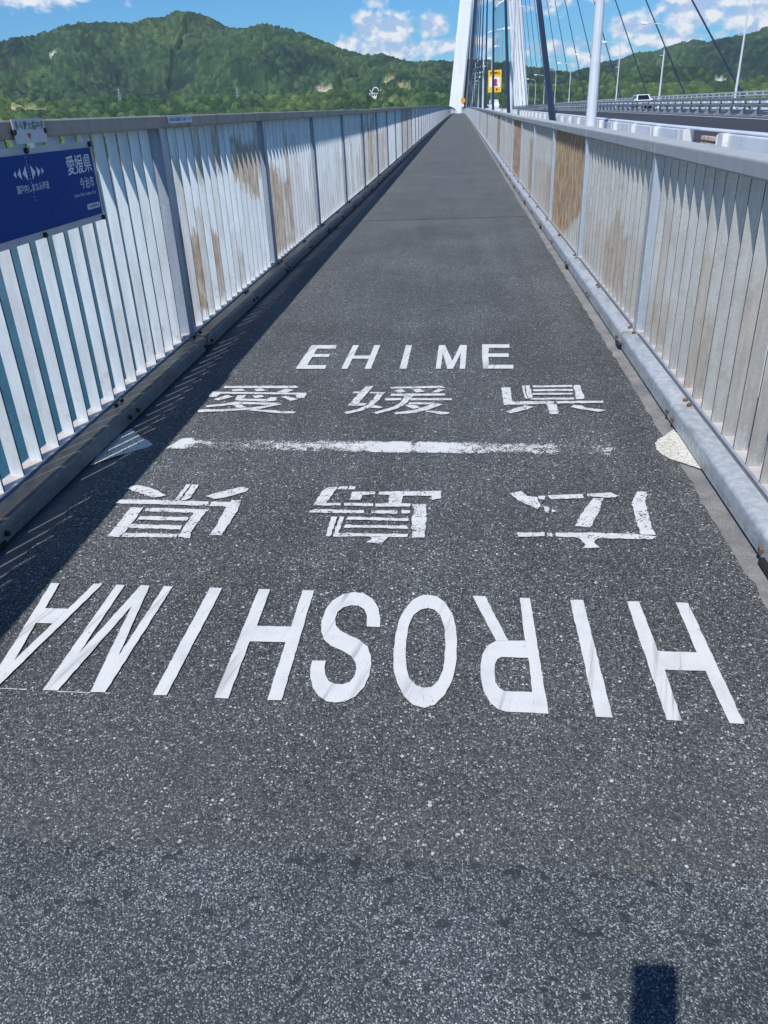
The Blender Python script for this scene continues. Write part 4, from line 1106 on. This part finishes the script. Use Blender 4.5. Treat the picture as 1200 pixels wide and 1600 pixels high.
# lettering plane facing the camera side (-y)
ROT_FRONT = Matrix(((1, 0, 0), (0, 0, -1), (0, 1, 0))).to_euler()


def put_text(name, body, parent, loc, w, h, mat, rot, bold=0.0):
    me = text_mesh(body, w, h, bold)
    me.materials.append(mat)
    return link(name, me, parent, loc, rot)


def flat_poly(name, pts, parent, x, mat):
    me = bpy.data.meshes.new(name)
    me.from_pydata([(x, y, z) for y, z in pts], [], [tuple(range(len(pts)))])
    me.materials.append(mat)
    return link(name, me, parent)


SX = -1.634          # front of the sign plate
Y0 = 3.062           # the middle of the bridge, and of the sign
t_ = thing("prefecture_sign", "blue prefecture border sign with white lettering fixed to the sea-side railing", "sign", (SX, Y0, 0.886))
HW = 0.598
MB().box(-0.006, 0.0, -HW, HW, 0.0, 0.326).obj("frame", M['sign_frame'], t_)
MB().box(0.0, 0.0015, -HW + 0.018, HW - 0.018, 0.026, 0.300).obj("blue_panel", M['sign_blue'], t_)
px = 0.0022
for s_ in (-1, 1):
    pk = 0.331 * s_
    flat_poly("hill_motif", [(s_ * 0.05, 0.05), (s_ * 0.57, 0.062), (s_ * 0.57, 0.09), (pk, 0.186)][::1 if s_ > 0 else -1], t_, px, M['sign_pattern'])
for s_ in (-1, 1):
    for d0, d1, hh in ((0.018, 0.050, 0.026), (0.062, 0.088, 0.020), (0.098, 0.116, 0.013)):
        flat_poly("arrow_mark", [(s_ * d0, 0.237 - hh), (s_ * d1, 0.237), (s_ * d0, 0.237 + hh)][::1 if s_ > 0 else -1], t_, px + 0.0008, M['sign_white'])
for k in range(13):
    z = 0.294 - k * 0.0125
    flat_poly("dash", [(-0.0012, z), (0.0012, z), (0.0012, z - 0.007), (-0.0012, z - 0.007)], t_, px + 0.0006, M['sign_white'])
put_text("lettering", "瀬戸内しまなみ海道", t_, (px + 0.0008, -0.118, 0.170), 0.252, 0.030, M['sign_white'], ROT_RAIL, 0.006)
put_text("lettering", "愛媛県", t_, (px + 0.0008, 0.318, 0.204), 0.240, 0.074, M['sign_white'], ROT_RAIL, 0.008)
put_text("lettering", "今治市", t_, (px + 0.0008, 0.408, 0.142), 0.142, 0.046, M['sign_white'], ROT_RAIL, 0.005)
put_text("lettering", "Ehime Pref., Imabari City", t_, (px + 0.0008, 0.336, 0.112), 0.214, 0.016, M['sign_white'], ROT_RAIL, 0.0)
flat_poly("badge", [(0.440, 0.056), (0.560, 0.056), (0.566, 0.062), (0.566, 0.072), (0.560, 0.078), (0.440, 0.078), (0.434, 0.072), (0.434, 0.062)], t_, px + 0.0008, M['sign_white'])
put_text("lettering", "日本風景街道", t_, (px + 0.0016, 0.446, 0.060), 0.108, 0.014, M['sign_blue'], ROT_RAIL, 0.01)
for by, bz in ((-0.57, 0.313), (0.012, 0.313), (0.574, 0.313), (-0.57, 0.010), (0.012, 0.010), (0.574, 0.010)):
    link("bolt", bolt_mesh_dark, t_, (0.0, by, bz), (0, math.pi / 2, 0))

t_ = thing("centre_plate", "small grey plate reading 多々羅大橋中央 over the blue sign", "sign", (-1.630, 3.14, 1.222))
MB().box(-0.003, 0.0, -0.122, 0.122, 0.0, 0.084).obj("plate", M['sign_light'], t_)
put_text("lettering", "多々羅大橋中央", t_, (0.0008, -0.108, 0.046), 0.222, 0.030, M['sign_dark'], ROT_RAIL, 0.007)
flat_poly("pointer_mark", [(-0.014, 0.012), (0.000, 0.034), (-0.028, 0.034)], t_, 0.0010, M['sign_red'])
MB().box(-0.002, -0.0005, -0.03, 0.008, -0.016, 0.004).obj("bracket", M['lamp_head'], t_)
for by in (-0.118, 0.118):
    link("bolt", bolt_mesh_dark, t_, (-0.008, by, 0.04), (0, math.pi / 2, 0))

t_ = thing("notice_strip", "white notice strip stuck to the railing's top rail", "notice", (-1.6385, 4.96, 1.281))
MB().box(-0.001, 0.0, -0.215, 0.215, -0.019, 0.019).obj("strip", M['sign_white'], t_)
put_text("lettering", "自転車は左側通行でお願いします", t_, (0.0006, -0.195, -0.011), 0.39, 0.022, M['sign_dark'], ROT_RAIL, 0.004)

# ------------------------------------------------------------------ tower
def tower_leg(sgn, parent):
    """sgn -1: leg on the walkway side"""
    levels = [-47.0, -30.0, -14.0, -3.2] + [-3.2 + 9.5 * k for k in range(1, 18)]
    def centre(z):
        if z < -3.0: return XM + sgn * (16.6 - ((-3.0 - z) * 0.10))
        return XM + sgn * max(0.8, 16.55 - (z + 3.0) * 0.1075)
    def ring(z, shrink=0.0):
        w = 3.35 - shrink - max(0, z) * 0.004; d = 4.2 - shrink; c = 0.75
        cx_ = centre(z)
        pts = [(-w + c, -d), (w - c, -d), (w, -d + c), (w, d - c), (w - c, d), (-w + c, d), (-w, d - c), (-w, -d + c)]
        return [(cx_ + a, 440 + b, z) for a, b in pts]
    for a, b in zip(levels[:-1], levels[1:]):
        mb = MB().loft([ring(a + 0.03, 0.03), ring(a + 0.08), ring(b - 0.08), ring(b - 0.03, 0.03)])
        mb.obj("leg_segment", M['tower'], parent)
    mb = MB().loft([ring(levels[0], 0.06)] + [ring(z, 0.06) for z in levels[1:]])
    mb.obj("leg_core", M['tower'], parent)


t_ = thing("bridge_tower", "white inverted-Y cable tower standing over the deck ahead", "tower", (0, 0, 0))
tower_leg(-1, t_)
tower_leg(1, t_)
TOPZ = 150.0
MB().box(XM - 3.4, XM + 3.4, 436, 444, TOPZ, 178).obj("mast", M['tower'], t_)
MB().box(0.5, 27.5, 437, 443, -9.5, -5.5).obj("cross_beam", M['tower'], t_)

ORDN = ["first", "second", "third", "fourth", "fifth", "sixth", "seventh", "eighth", "ninth", "tenth", "eleventh", "twelfth", "thirteenth", "fourteenth", "fifteenth", "sixteenth", "seventeenth", "eighteenth", "nineteenth", "twentieth"]
# cables: one every 20 m in two planes, from deck to tower head
k_all = 0
for side, cx_ in ((-1, 2.27), (1, 25.73)):
    plane = "walkway-side" if side < 0 else "far-side"
    for k in range(1, 21):
        y = 20.0 * k
        zt = 172.0 - (k - 1) * 2.6
        top = (XM + side * 1.6, 437.0, zt)
        bot = (cx_, y, zc(y) + 0.02)
        dv = Vector(top) - Vector(bot)
        if side < 0:
            lab = {1: "thick dark stay cable nearest the camera beside the walkway railing", 2: "second dark stay cable from the camera beside the walkway railing", 3: "dark stay cable in front of the yellow sign"}.get(k, "%s dark stay cable along the walkway railing, counted from the camera" % ORDN[k - 1])
        else:
            lab = "%s dark stay cable along the far edge of the bridge, counted from the camera" % ORDN[k - 1]
        t_ = thing("stay_cable", lab, "cable", bot, plane + " stay cables of the main span")
        MB().tube([(0, 0, 0), dv], [0.086, 0.086], 10 if k < 5 else 6).obj("cable", M['cable'], t_)
        if side < 0:
            MB().tube([(0, 0, 0), dv.normalized() * 1.2], [0.105, 0.105], 10).obj("anchor_sleeve", M['cable'], t_)
    for k in range(1, 12):
        y = 460.0 + 22.0 * k
        top = (XM + side * 1.6, 443.0, 172.0 - (11 - k) * 4.0)
        bot = (cx_, y, zc(y))
        t_ = tag(MB().tube([(0, 0, 0), Vector(top) - Vector(bot)], [0.08, 0.08], 6).obj("stay_cable", M['cable'], None, bot),
                 "%s thin %s stay cable behind the tower, counted from the tower" % (ORDN[k - 1], plane), "cable", plane + " stay cables behind the tower")

# ------------------------------------------------------------------ street lamps
def lamp_meshes(sgn):
    pole = MB()
    zs = [0, 0.5, 3, 6, 8.2]
    pole.tube([(0, 0, z) for z in zs], [0.118, 0.116, 0.102, 0.084, 0.068], 12)
    pole.tube([(0, 0, -0.02), (0, 0, 0.05)], [0.19, 0.19], 12)
    arm = MB()
    pts = [(0, 0, 8.1)]
    for k in range(0, 9):
        a = math.pi / 2 * k / 8
        pts.append((sgn * 1.1 * (1 - math.cos(a)), 0, 8.25 + 1.1 * math.sin(a) * 0.95))
    pts.append((sgn * 2.35, 0, 9.50))
    arm.tube(pts, [0.064] + [0.05] * 9 + [0.038], 8)
    head = MB()
    def hr(x, w, z0, z1): return [(sgn * x, -w, z0), (sgn * x, w, z0), (sgn * x, w * 0.8, z1), (sgn * x, -w * 0.8, z1)]
    head.loft([hr(2.25, 0.06, 9.42, 9.55), hr(2.45, 0.14, 9.36, 9.62), hr(2.95, 0.16, 9.36, 9.66), hr(3.18, 0.12, 9.42, 9.60)])
    lens = MB().box(min(sgn * 2.5, sgn * 3.0), max(sgn * 2.5, sgn * 3.0), -0.11, 0.11, 9.33, 9.358)
    br = MB().box(min(0, sgn * 0.55), max(0, sgn * 0.55), -0.02, 0.02, 5.9, 5.95)
    return [("pole", pole.mesh("pole", M['lamp'], False)), ("arm", arm.mesh("arm", M['lamp'])), ("lamp_head", head.mesh("lamp_head", M['lamp_head'])), ("lens", lens.mesh("lens", M['chrome'])), ("bracket", br.mesh("bracket", M['lamp']))]


for sgn, lx, words in ((1, 2.9, "walkway-side"), (-1, 25.35, "far-side")):
    parts = lamp_meshes(sgn)
    for k in range(0, 13):
        y = 19.55 + 31.0 * k + (0 if sgn > 0 else 2.0)
        if sgn < 0 and k == 0: continue
        if sgn > 0:
            lab = {0: "thick pale lamp post close behind the walkway railing", 1: "second pale lamp post behind the walkway railing", 2: "lamp post carrying the yellow sign"}.get(k, "%s curved-arm street lamp along the walkway railing, counted from the camera" % ORDN[k])
        else:
            lab = "%s curved-arm street lamp along the far edge of the bridge, counted from the camera" % ORDN[k - 1]
        t_ = thing("street_lamp", lab, "street lamp", (lx, y, zc(y) - 0.01), words + " street lamps")
        for nm, me in parts:
            if nm in ("lens", "bracket") and k > 4: continue
            link(nm, me, t_)

# ------------------------------------------------------------------ barriers and rails along the road
BX = 3.5
t_ = thing("road_barrier", "low pale steel barrier with blocks between the cables and the road", "barrier", (0, 0, 0))
blk = MB()
blk.box(BX - 0.13, BX + 0.02, -0.20, 0.02, 0.02, 0.845); blk.box(BX - 0.14, BX - 0.02, 0.028, 0.05, 0.05, 0.83)
blkm = blk.mesh("block", M['barrier_block'])
panel = MB(); panel.extrude_y(rounded(BX - 0.06, BX + 0.10, 0.58, 0.842, 0.02, 2), 0.06, 1.79)
panelm = panel.mesh("beam_panel", M['barrier'])
topm = MB().extrude_y(rounded(BX - 0.04, BX + 0.14, 0.846, 0.872, 0.012, 2), 0.004, 1.996).mesh("top_beam", M['barrier'])
rustm = MB(); [rustm.box(BX - 0.075, BX + 0.08, 0.10, 1.0, z, z + 0.045) for z in (0.58, 0.66, 0.74)]
rustmesh = rustm.mesh("beam_panel", M['barrier_rust'])
for k in range(0, 150):
    y = 1.55 + 2.0 * k
    if y > 300: break
    z = zc(y)
    link("block", blkm, t_, (0, y, z))
    link("beam_panel", rustmesh if k == 5 else panelm, t_, (0, y, z))
    link("top_beam", topm, t_, (0, y, z), (math.atan(slope(y)), 0, 0))
MB().sweep_y([(BX - 0.09, 0.02), (BX + 0.25, 0.02), (BX + 0.25, 0.16), (BX - 0.09, 0.16)], [y for y in YS if y <= 440], zc).obj("plinth", M['conc'], t_)

MX = 13.9
t_ = thing("median_rail", "dark grey steel guard rail on the median with flared post feet", "guard rail", (0, 0, 0))
mz = 0.30
pst = MB()
pst.box(-0.03, 0.03, -0.055, 0.055, 0.05, 0.74)
pst.add([(-0.30, -0.07, 0.02), (-0.30, 0.07, 0.02), (-0.03, -0.055, 0.34), (-0.03, 0.055, 0.34), (-0.03, -0.055, 0.02), (-0.03, 0.055, 0.02)], [(0, 2, 4), (1, 5, 3), (0, 1, 3, 2), (0, 4, 5, 1), (2, 3, 5, 4)])
pst.box(-0.09, 0.20, -0.08, 0.08, 0.0, 0.03)
pstm = pst.mesh("rail_post", M['median'])
blockm = MB().box(-0.10, -0.03, -0.05, 0.05, 0.38, 0.50).mesh("spacer", M['median'])
for k in range(0, 190):
    y = 22 + 2.0 * k
    link("rail_post", pstm, t_, (MX, y, mz + zc(y)))
for z0_, z1_ in ((0.64, 0.77), (0.40, 0.50)):
    MB().sweep_y(rounded(MX - 0.15, MX - 0.03, mz + z0_, mz + z1_, 0.02, 2), [y for y in YS if 8 <= y <= 440], zc).obj("rail_beam", M['median'], t_)
MB().sweep_y(rounded(MX + 0.03, MX + 0.12, mz + 0.42, mz + 0.56, 0.02, 2), [y for y in YS if 8 <= y <= 440], zc).obj("rail_beam", M['far_rail'], t_)
MB().sweep_y([(13.3, 0.24), (14.7, 0.24), (14.7, mz), (13.3, mz)], [y for y in YS if y <= 440], zc).obj("median_strip", M['median'], t_)

t_ = thing("far_barrier", "pale two-rail steel barrier along the far edge of the bridge", "barrier", (0, 0, 0))
fp = MB().box(-0.06, 0.06, -0.07, 0.07, 0.0, 1.36).mesh("rail_post", M['far_rail'])
for k in range(0, 190):
    y = 40 + 2.0 * k
    link("rail_post", fp, t_, (24.6, y, zc(y)))
for z0_, z1_ in ((1.28, 1.40), (1.05, 1.14)):
    MB().sweep_y(rounded(24.42, 24.56, z0_, z1_, 0.02, 2), [y for y in YS if 20 <= y <= 440], zc).obj("rail_beam", M['far_rail'], t_)
wp = MB().box(24.40, 24.52, 0.15, 1.70, 0.42, 0.80).mesh("barrier_panel", M['lamp_head'])
for k in range(0, 120):
    y = 40 + 2.0 * k
    link("barrier_panel", wp, t_, (0, y, zc(y)))

# ------------------------------------------------------------------ yellow sign, orange sign, vehicles
ys_ = 81.0
t_ = thing("warning_board", "yellow no-parking warning board with white middle on a lamp post", "sign", (3.12, ys_, zc(ys_) + 2.20))
MB().box(-0.60, 0.60, -0.18, -0.15, 0.0, 1.78).obj("board", M['sign_yellow'], t_)
MB().box(-0.50, 0.50, -0.184, -0.18, 0.42, 1.22).obj("picture_panel", M['lamp_head'], t_)
put_text("lettering", "駐車禁止", t_, (-0.46, -0.186, 1.42), 0.92, 0.22, M['sign_brown'], ROT_FRONT, 0.05)
put_text("lettering", "車", t_, (0.10, -0.186, 0.12), 0.20, 0.20, M['sign_brown'], ROT_FRONT, 0.05)
pic = MB()
pic.box(-0.14, 0.26, -0.1875, -0.1855, 0.50, 0.62); pic.box(-0.06, 0.20, -0.1875, -0.1855, 0.621, 0.80)
pic.add([(-0.10, -0.1865, 0.80), (0.22, -0.1865, 0.80), (0.20, -0.1865, 1.02), (0.06, -0.1865, 1.12), (-0.06, -0.1865, 1.0)], [(0, 1, 2, 3, 4)])
pic.obj("pictogram", M['sign_pink'], t_)
MB().box(-0.30, 0.0, -0.15, -0.12, 0.8, 0.85).obj("bracket", M['lamp'], t_)

ys_ = 228.0
t_ = thing("orange_sign", "small orange warning sign at the far end of the walkway", "sign", (0.72, ys_, zc(ys_)))
MB().tube([(0, 0, 0), (0, 0, 3.3)], [0.04, 0.04], 8).obj("post", M['lamp'], t_)
MB().tube([(0, -0.07, 2.95), (0, -0.03, 2.95)], [0.62, 0.62], 16).obj("disc", M['sign_orange'], t_)
MB().box(-0.62, 0.25, -0.09, -0.04, 1.5, 2.15).obj("plate", M['lamp_head'], t_)

t_ = thing("end_gate", "low white gate across the far end of the walkway", "gate", (-0.3, 236, zc(236)))
for x in (-0.9, -0.1, 0.7):
    MB().box(x - 0.06, x + 0.06, -0.05, 0.05, 0, 0.75).obj("post", M['lamp_head'], t_)
MB().box(-1.0, 0.8, -0.03, 0.03, 0.5, 0.62).obj("bar", M['lamp_head'], t_)


def vehicle(name, label, cat, x, y, z, W_, L_, Hh, rot, van=False):
    t_ = thing(name, label, cat, (x, y, z)); t_.rotation_euler = (0, 0, rot)
    w = W_ / 2
    def ring(yv, wv, z0, z1, rr=0.12):
        return [(px_, yv, pz) for px_, pz in rounded(-wv, wv, z0, z1, rr, 2)]
    body = MB()
    hood = Hh * (0.60 if not van else 0.55)
    body.loft([ring(-L_ / 2, w * 0.86, 0.30, hood * 0.80), ring(-L_ / 2 + 0.12, w * 0.97, 0.24, hood * 0.92), ring(-L_ / 2 + 1.0, w, 0.22, hood), ring(L_ / 2 - 0.2, w, 0.22, hood * 1.02), ring(L_ / 2, w * 0.93, 0.30, hood * 0.96)])
    body.obj("body", M['car_white'], t_, smooth=False)
    cab = MB()
    yf = -L_ / 2 + (0.95 if not van else 0.35)
    def cr(yv, wv, z0, z1): return [(-wv, yv, z0), (wv, yv, z0), (wv * 0.84, yv + 0.0, z1), (-wv * 0.84, yv + 0.0, z1)]
    z0 = hood - 0.02
    b0 = [(-w * 0.96, yf, z0), (w * 0.96, yf, z0), (w * 0.97, L_ / 2 - 0.1, z0), (-w * 0.97, L_ / 2 - 0.1, z0)]
    b1 = [(-w * 0.80, yf + 0.75, Hh), (w * 0.80, yf + 0.75, Hh), (w * 0.82, L_ / 2 - 0.45, Hh), (-w * 0.82, L_ / 2 - 0.45, Hh)]
    cab.loft([b0, b1])
    cab.obj("cabin", M['car_white'], t_)
    # glass set just proud of the cabin planes
    ws = MB()
    def lerp(a, b, t): return tuple(p + (q - p) * t for p, q in zip(a, b))
    q = [lerp(lerp(b0[0], b0[1], 0.07), lerp(b1[0], b1[1], 0.07), 0.10), lerp(lerp(b0[0], b0[1], 0.93), lerp(b1[0], b1[1], 0.93), 0.10), lerp(lerp(b0[0], b0[1], 0.92), lerp(b1[0], b1[1], 0.92), 0.90), lerp(lerp(b0[0], b0[1], 0.08), lerp(b1[0], b1[1], 0.08), 0.90)]
    ws.add([(a, b - 0.012, c + 0.006) for a, b, c in q], [(0, 1, 2, 3)])
    ws.obj("windscreen", M['glass'], t_)
    for s2 in (-1, 1):
        sw = MB()
        sw.add([(s2 * (w * 0.955 + 0.006), yf + 0.30, z0 + 0.06), (s2 * (w * 0.965 + 0.006), L_ / 2 - 0.4, z0 + 0.06), (s2 * (w * 0.83 + 0.012), L_ / 2 - 0.6, Hh - 0.08), (s2 * (w * 0.82 + 0.012), yf + 0.80, Hh - 0.08)], [(0, 1, 2, 3)])
        sw.obj("side_window", M['glass'], t_)
        MB().box(min(s2 * w * 0.52, s2 * w * 0.90), max(s2 * w * 0.52, s2 * w * 0.90), -L_ / 2 - 0.01, -L_ / 2 + 0.10, hood * 0.56, hood * 0.74).obj("headlight", M['chrome'], t_)
        mr = MB().box(min(s2 * (w - 0.02), s2 * (w + 0.20)), max(s2 * (w - 0.02), s2 * (w + 0.20)), yf + 0.30, yf + 0.42, z0 + 0.02, z0 + 0.18)
        mr.obj("mirror", M['car_white'], t_)
        for yv in (-L_ / 2 + 0.8, L_ / 2 - 0.8):
            MB().tube([(s2 * (w - 0.20), yv, 0.33), (s2 * (w + 0.005), yv, 0.33)], [0.33, 0.33], 16).obj("wheel", M['tyre'], t_)
    MB().box(-w * 0.42, w * 0.42, -L_ / 2 - 0.012, -L_ / 2 + 0.06, hood * 0.52, hood * 0.70).obj("grille", M['bolt_dark'], t_)
    return t_


vehicle("car", "white car driving towards the camera behind the median rail", "car", 21.9, 108.0, zc(108) + road_z(21.9), 1.74, 4.2, 1.52, 0.0)
vehicle("van", "small white van far along the near carriageway", "van", 5.7, 150.0, zc(150) + road_z(5.7), 1.7, 4.0, 1.95, math.pi, True)

# ------------------------------------------------------------------ small things on the hills
def gz(x, y):
    return float(ground(np.array([float(x)]), np.array([float(y)]))[0])


bx_, by_ = -118.0, 1222.0
t_ = thing("lookout_building", "small white lookout building with a tall white arch on the wooded headland", "building", (bx_, by_, gz(bx_, by_) + 9.5))
MB().box(-8.5, 8.5, -4, 4, -18.0, 3.6).obj("wall", M['white'], t_)
MB().box(-9.2, 9.2, -4.6, 4.6, 3.6, 4.3).obj("roof", M['white'], t_)
for k in range(5):
    MB().box(-7.4 + 3.2 * k, -5.2 + 3.2 * k, -4.06, -4.0, 0.8, 2.6).obj("window", M['glass'], t_)
MB().tube([(4.6 * math.sin(math.pi * (k / 12 - 0.5)), 0, 4.3 + 6.8 * math.cos(math.pi * (k / 12 - 0.5)) ** 0.8) for k in range(1, 12)], [0.55] * 11, 8).obj("arch", M['white'], t_)
for s_ in (-1, 1):
    MB().tube([(s_ * 4.2, 0, 4.3), (s_ * 6.0, 0, 6.0), (s_ * 8.2, 0, 8.4)], [0.55, 0.5, 0.45], 8).obj("arm", M['white'], t_)


def pylon(x, y, h, label):
    t_ = thing("power_pylon", label, "pylon", (x, y, gz(x, y) - 2.0), "power pylons on the hills")
    w0, w1 = h * 0.085, h * 0.012
    fr = MB()
    for sx in (-1, 1):
        for sy in (-1, 1):
            fr.tube([(sx * w0, sy * w0, 0), (sx * w1, sy * w1, h)], [0.30, 0.22], 4)
    nlev = 9
    for k in range(nlev):
        z0_, z1_ = h * k / nlev, h * (k + 1) / nlev
        a, b = w0 + (w1 - w0) * k / nlev, w0 + (w1 - w0) * (k + 1) / nlev
        for sy in (-1, 1):
            fr.tube([(-a, sy * a, z0_), (b, sy * b, z1_)], 0.12, 4); fr.tube([(a, sy * a, z0_), (-b, sy * b, z1_)], 0.12, 4)
            fr.tube([(sy * a, -a, z0_), (sy * b, b, z1_)], 0.12, 4)
    fr.obj("lattice", M['pylon'], t_)
    for f in (0.72, 0.82, 0.92):
        MB().tube([(-h * 0.10, 0, h * f), (0, 0, h * f + 0.8), (h * 0.10, 0, h * f)], [0.15, 0.25, 0.15], 4).obj("cross_arm", M['pylon'], t_)


pylon(-500, 1250, 36.0, "tall pale power pylon on the slope above the blue sign")
pylon(-560, 2170, 68.0, "pale power pylon in the middle of the wooded slope, right of the notice strip")
pylon(420, 2420, 62.0, "faint power pylon on the low hills right of the lamp post")
ax_, ay_ = -1211.0, 2849.0
t_ = thing("radio_mast", "thin radio mast on the left ridge", "mast", (ax_, ay_, gz(ax_, ay_)))
MB().tube([(0, 0, 0), (0, 0, 34)], [0.6, 0.25], 6).obj("shaft", M['pylon'], t_)
for z in (20, 26, 31):
    MB().box(-1.4, 1.4, -0.5, 0.5, z, z + 1.0).obj("antenna", M['pylon'], t_)


# ------------------------------------------------------------------ the phone that takes the picture (its shadow falls at the lower right)
ph = thing("phone", "dark phone held upright to take the picture, seen only by its shadow", "phone", (-0.014, -0.035, 1.213))
phm = MB()
phm.loft([[(x, y * 0.004, z) for x, z in rounded(-0.0365, 0.0365, -0.074, 0.074, 0.010, 3)] for y in (-1, 1)])
po = phm.obj("case", M['phone'], ph)
po.rotation_euler = (math.radians(-27.0), 0, 0)


def build_person():
    t_ = thing("person", "person in a grey shirt and dark trousers holding up a phone behind the camera", "person", (0, -0.50, 0))
    vs, es, rs = [], [], []
    def v(x, y, z, r, parent=None):
        vs.append((x, y, z)); rs.append(r)
        if parent is not None: es.append((parent, len(vs) - 1))
        return len(vs) - 1
    pel = v(0, 0, 0.90, 0.135)
    bel = v(0, 0.01, 1.04, 0.125, pel)
    che = v(0, 0, 1.22, 0.135, bel)
    col = v(0, 0, 1.335, 0.085, che)
    nek = v(0, 0.02, 1.40, 0.050, col)
    hd1 = v(0, 0.045, 1.45, 0.070, nek)
    hd2 = v(0, 0.040, 1.515, 0.086, hd1)
    v(0, 0.030, 1.575, 0.062, hd2)
    for s in (-1, 1):
        sh = v(s * 0.165, 0, 1.325, 0.060, col)
        el = v(s * 0.215, 0.13, 1.10, 0.043, sh)
        wr = v(s * 0.085, 0.385, 1.085, 0.027, el)
        pm = v(s * 0.055, 0.430, 1.112, 0.026, wr)
        for k, (fx, fz, L) in enumerate(((0.046, 0.006, 0.9), (0.047, 0.024, 1.0), (0.046, 0.042, 0.95), (0.044, 0.058, 0.8))):
            a = v(s * fx, 0.452, 1.108 + 0.5 * fz, 0.0095, pm)
            b = v(s * (fx - 0.004), 0.478, 1.112 + 0.5 * fz, 0.0085, a)
            v(s * (fx - 0.004 - 0.016 * L), 0.484, 1.114 + 0.5 * fz, 0.0078, b)
        a = v(s * 0.040, 0.428, 1.130, 0.0105, pm)
        v(s * 0.026, 0.444, 1.146, 0.0090, a)
        hp = v(s * 0.088, 0, 0.86, 0.092, pel)
        kn = v(s * 0.100, 0.025, 0.48, 0.056, hp)
        cf = v(s * 0.102, -0.01, 0.32, 0.052, kn)
        an = v(s * 0.105, -0.02, 0.09, 0.040, cf)
        ft = v(s * 0.110, 0.06, 0.045, 0.042, an)
        v(s * 0.118, 0.15, 0.036, 0.034, ft)
    me = bpy.data.meshes.new("body")
    me.from_pydata(vs, es, [])
    m, t, p, o = mat_new("person_clothes")
    tc_ = t.n('ShaderNodeTexCoord').outputs['Object']
    x, y, z = t.sep(tc_)
    cl = t.mix(t.ss(z, 0.905, 0.915), (0.03, 0.032, 0.045), (0.30, 0.31, 0.33))
    skin = t.m('MAXIMUM', t.ss(z, 1.375, 1.385), t.ss(y, 0.245, 0.255))
    cl = t.mix(skin, cl, (0.50, 0.33, 0.24))
    cl = t.mix(t.ss(z, 0.095, 0.085), cl, (0.05, 0.05, 0.055))
    t.put(p.inputs['Base Color'], cl); p.inputs['Roughness'].default_value = 0.7
    me.materials.append(m)
    bo = link("body", me, t_)
    sk = bo.modifiers.new("skin", 'SKIN')
    for i, r in enumerate(rs):
        sv = me.skin_vertices[0].data[i] if me.skin_vertices else None
        if sv is None: break
        sv.radius = (r, r); sv.use_root = (i == 0)
    sk.use_smooth_shade = True
    bo.modifiers.new("smooth", 'SUBSURF').levels = 1
    hm_ = simple("hair_dark", (0.02, 0.017, 0.015), 0.7)
    hb = MB()
    rings = []
    for k in range(7):
        a = math.pi / 2 * k / 6.2
        rings.append([(0.101 * math.cos(a) * math.cos(2 * math.pi * q / 14), 0.018 + 0.108 * math.cos(a) * math.sin(2 * math.pi * q / 14) - 0.012 * (1 - k / 6), 1.512 + 0.112 * math.sin(a)) for q in range(14)])
    hb.loft(rings).obj("hair", hm_, t_, smooth=True)
    for s in (-1, 1):
        MB().tube([(s * 0.033, 0.118, 1.505), (s * 0.033, 0.128, 1.505)], [0.011, 0.006], 8).obj("eye", hm_, t_)
    return t_


build_person()


# ------------------------------------------------------------------ haze
hz = MB().box(-5200, 5200, -3200, 5900, SEA_Z - 1.0, 420.0).obj("haze", None)
hm = bpy.data.materials.new("haze_air"); hm.use_nodes = True
ht = hm.node_tree; ht.nodes.clear()
hp = ht.nodes.new('ShaderNodeVolumePrincipled'); ho = ht.nodes.new('ShaderNodeOutputMaterial')
hp.inputs['Color'].default_value = (0.62, 0.78, 1.0, 1.0)
hp.inputs['Density'].default_value = 0.00004
hp.inputs['Anisotropy'].default_value = 0.0
ht.links.new(hp.outputs[0], ho.inputs['Volume'])
hz.data.materials.append(hm)
hz["kind"] = "stuff"; hz["label"] = "faint blue haze in the air over the strait"
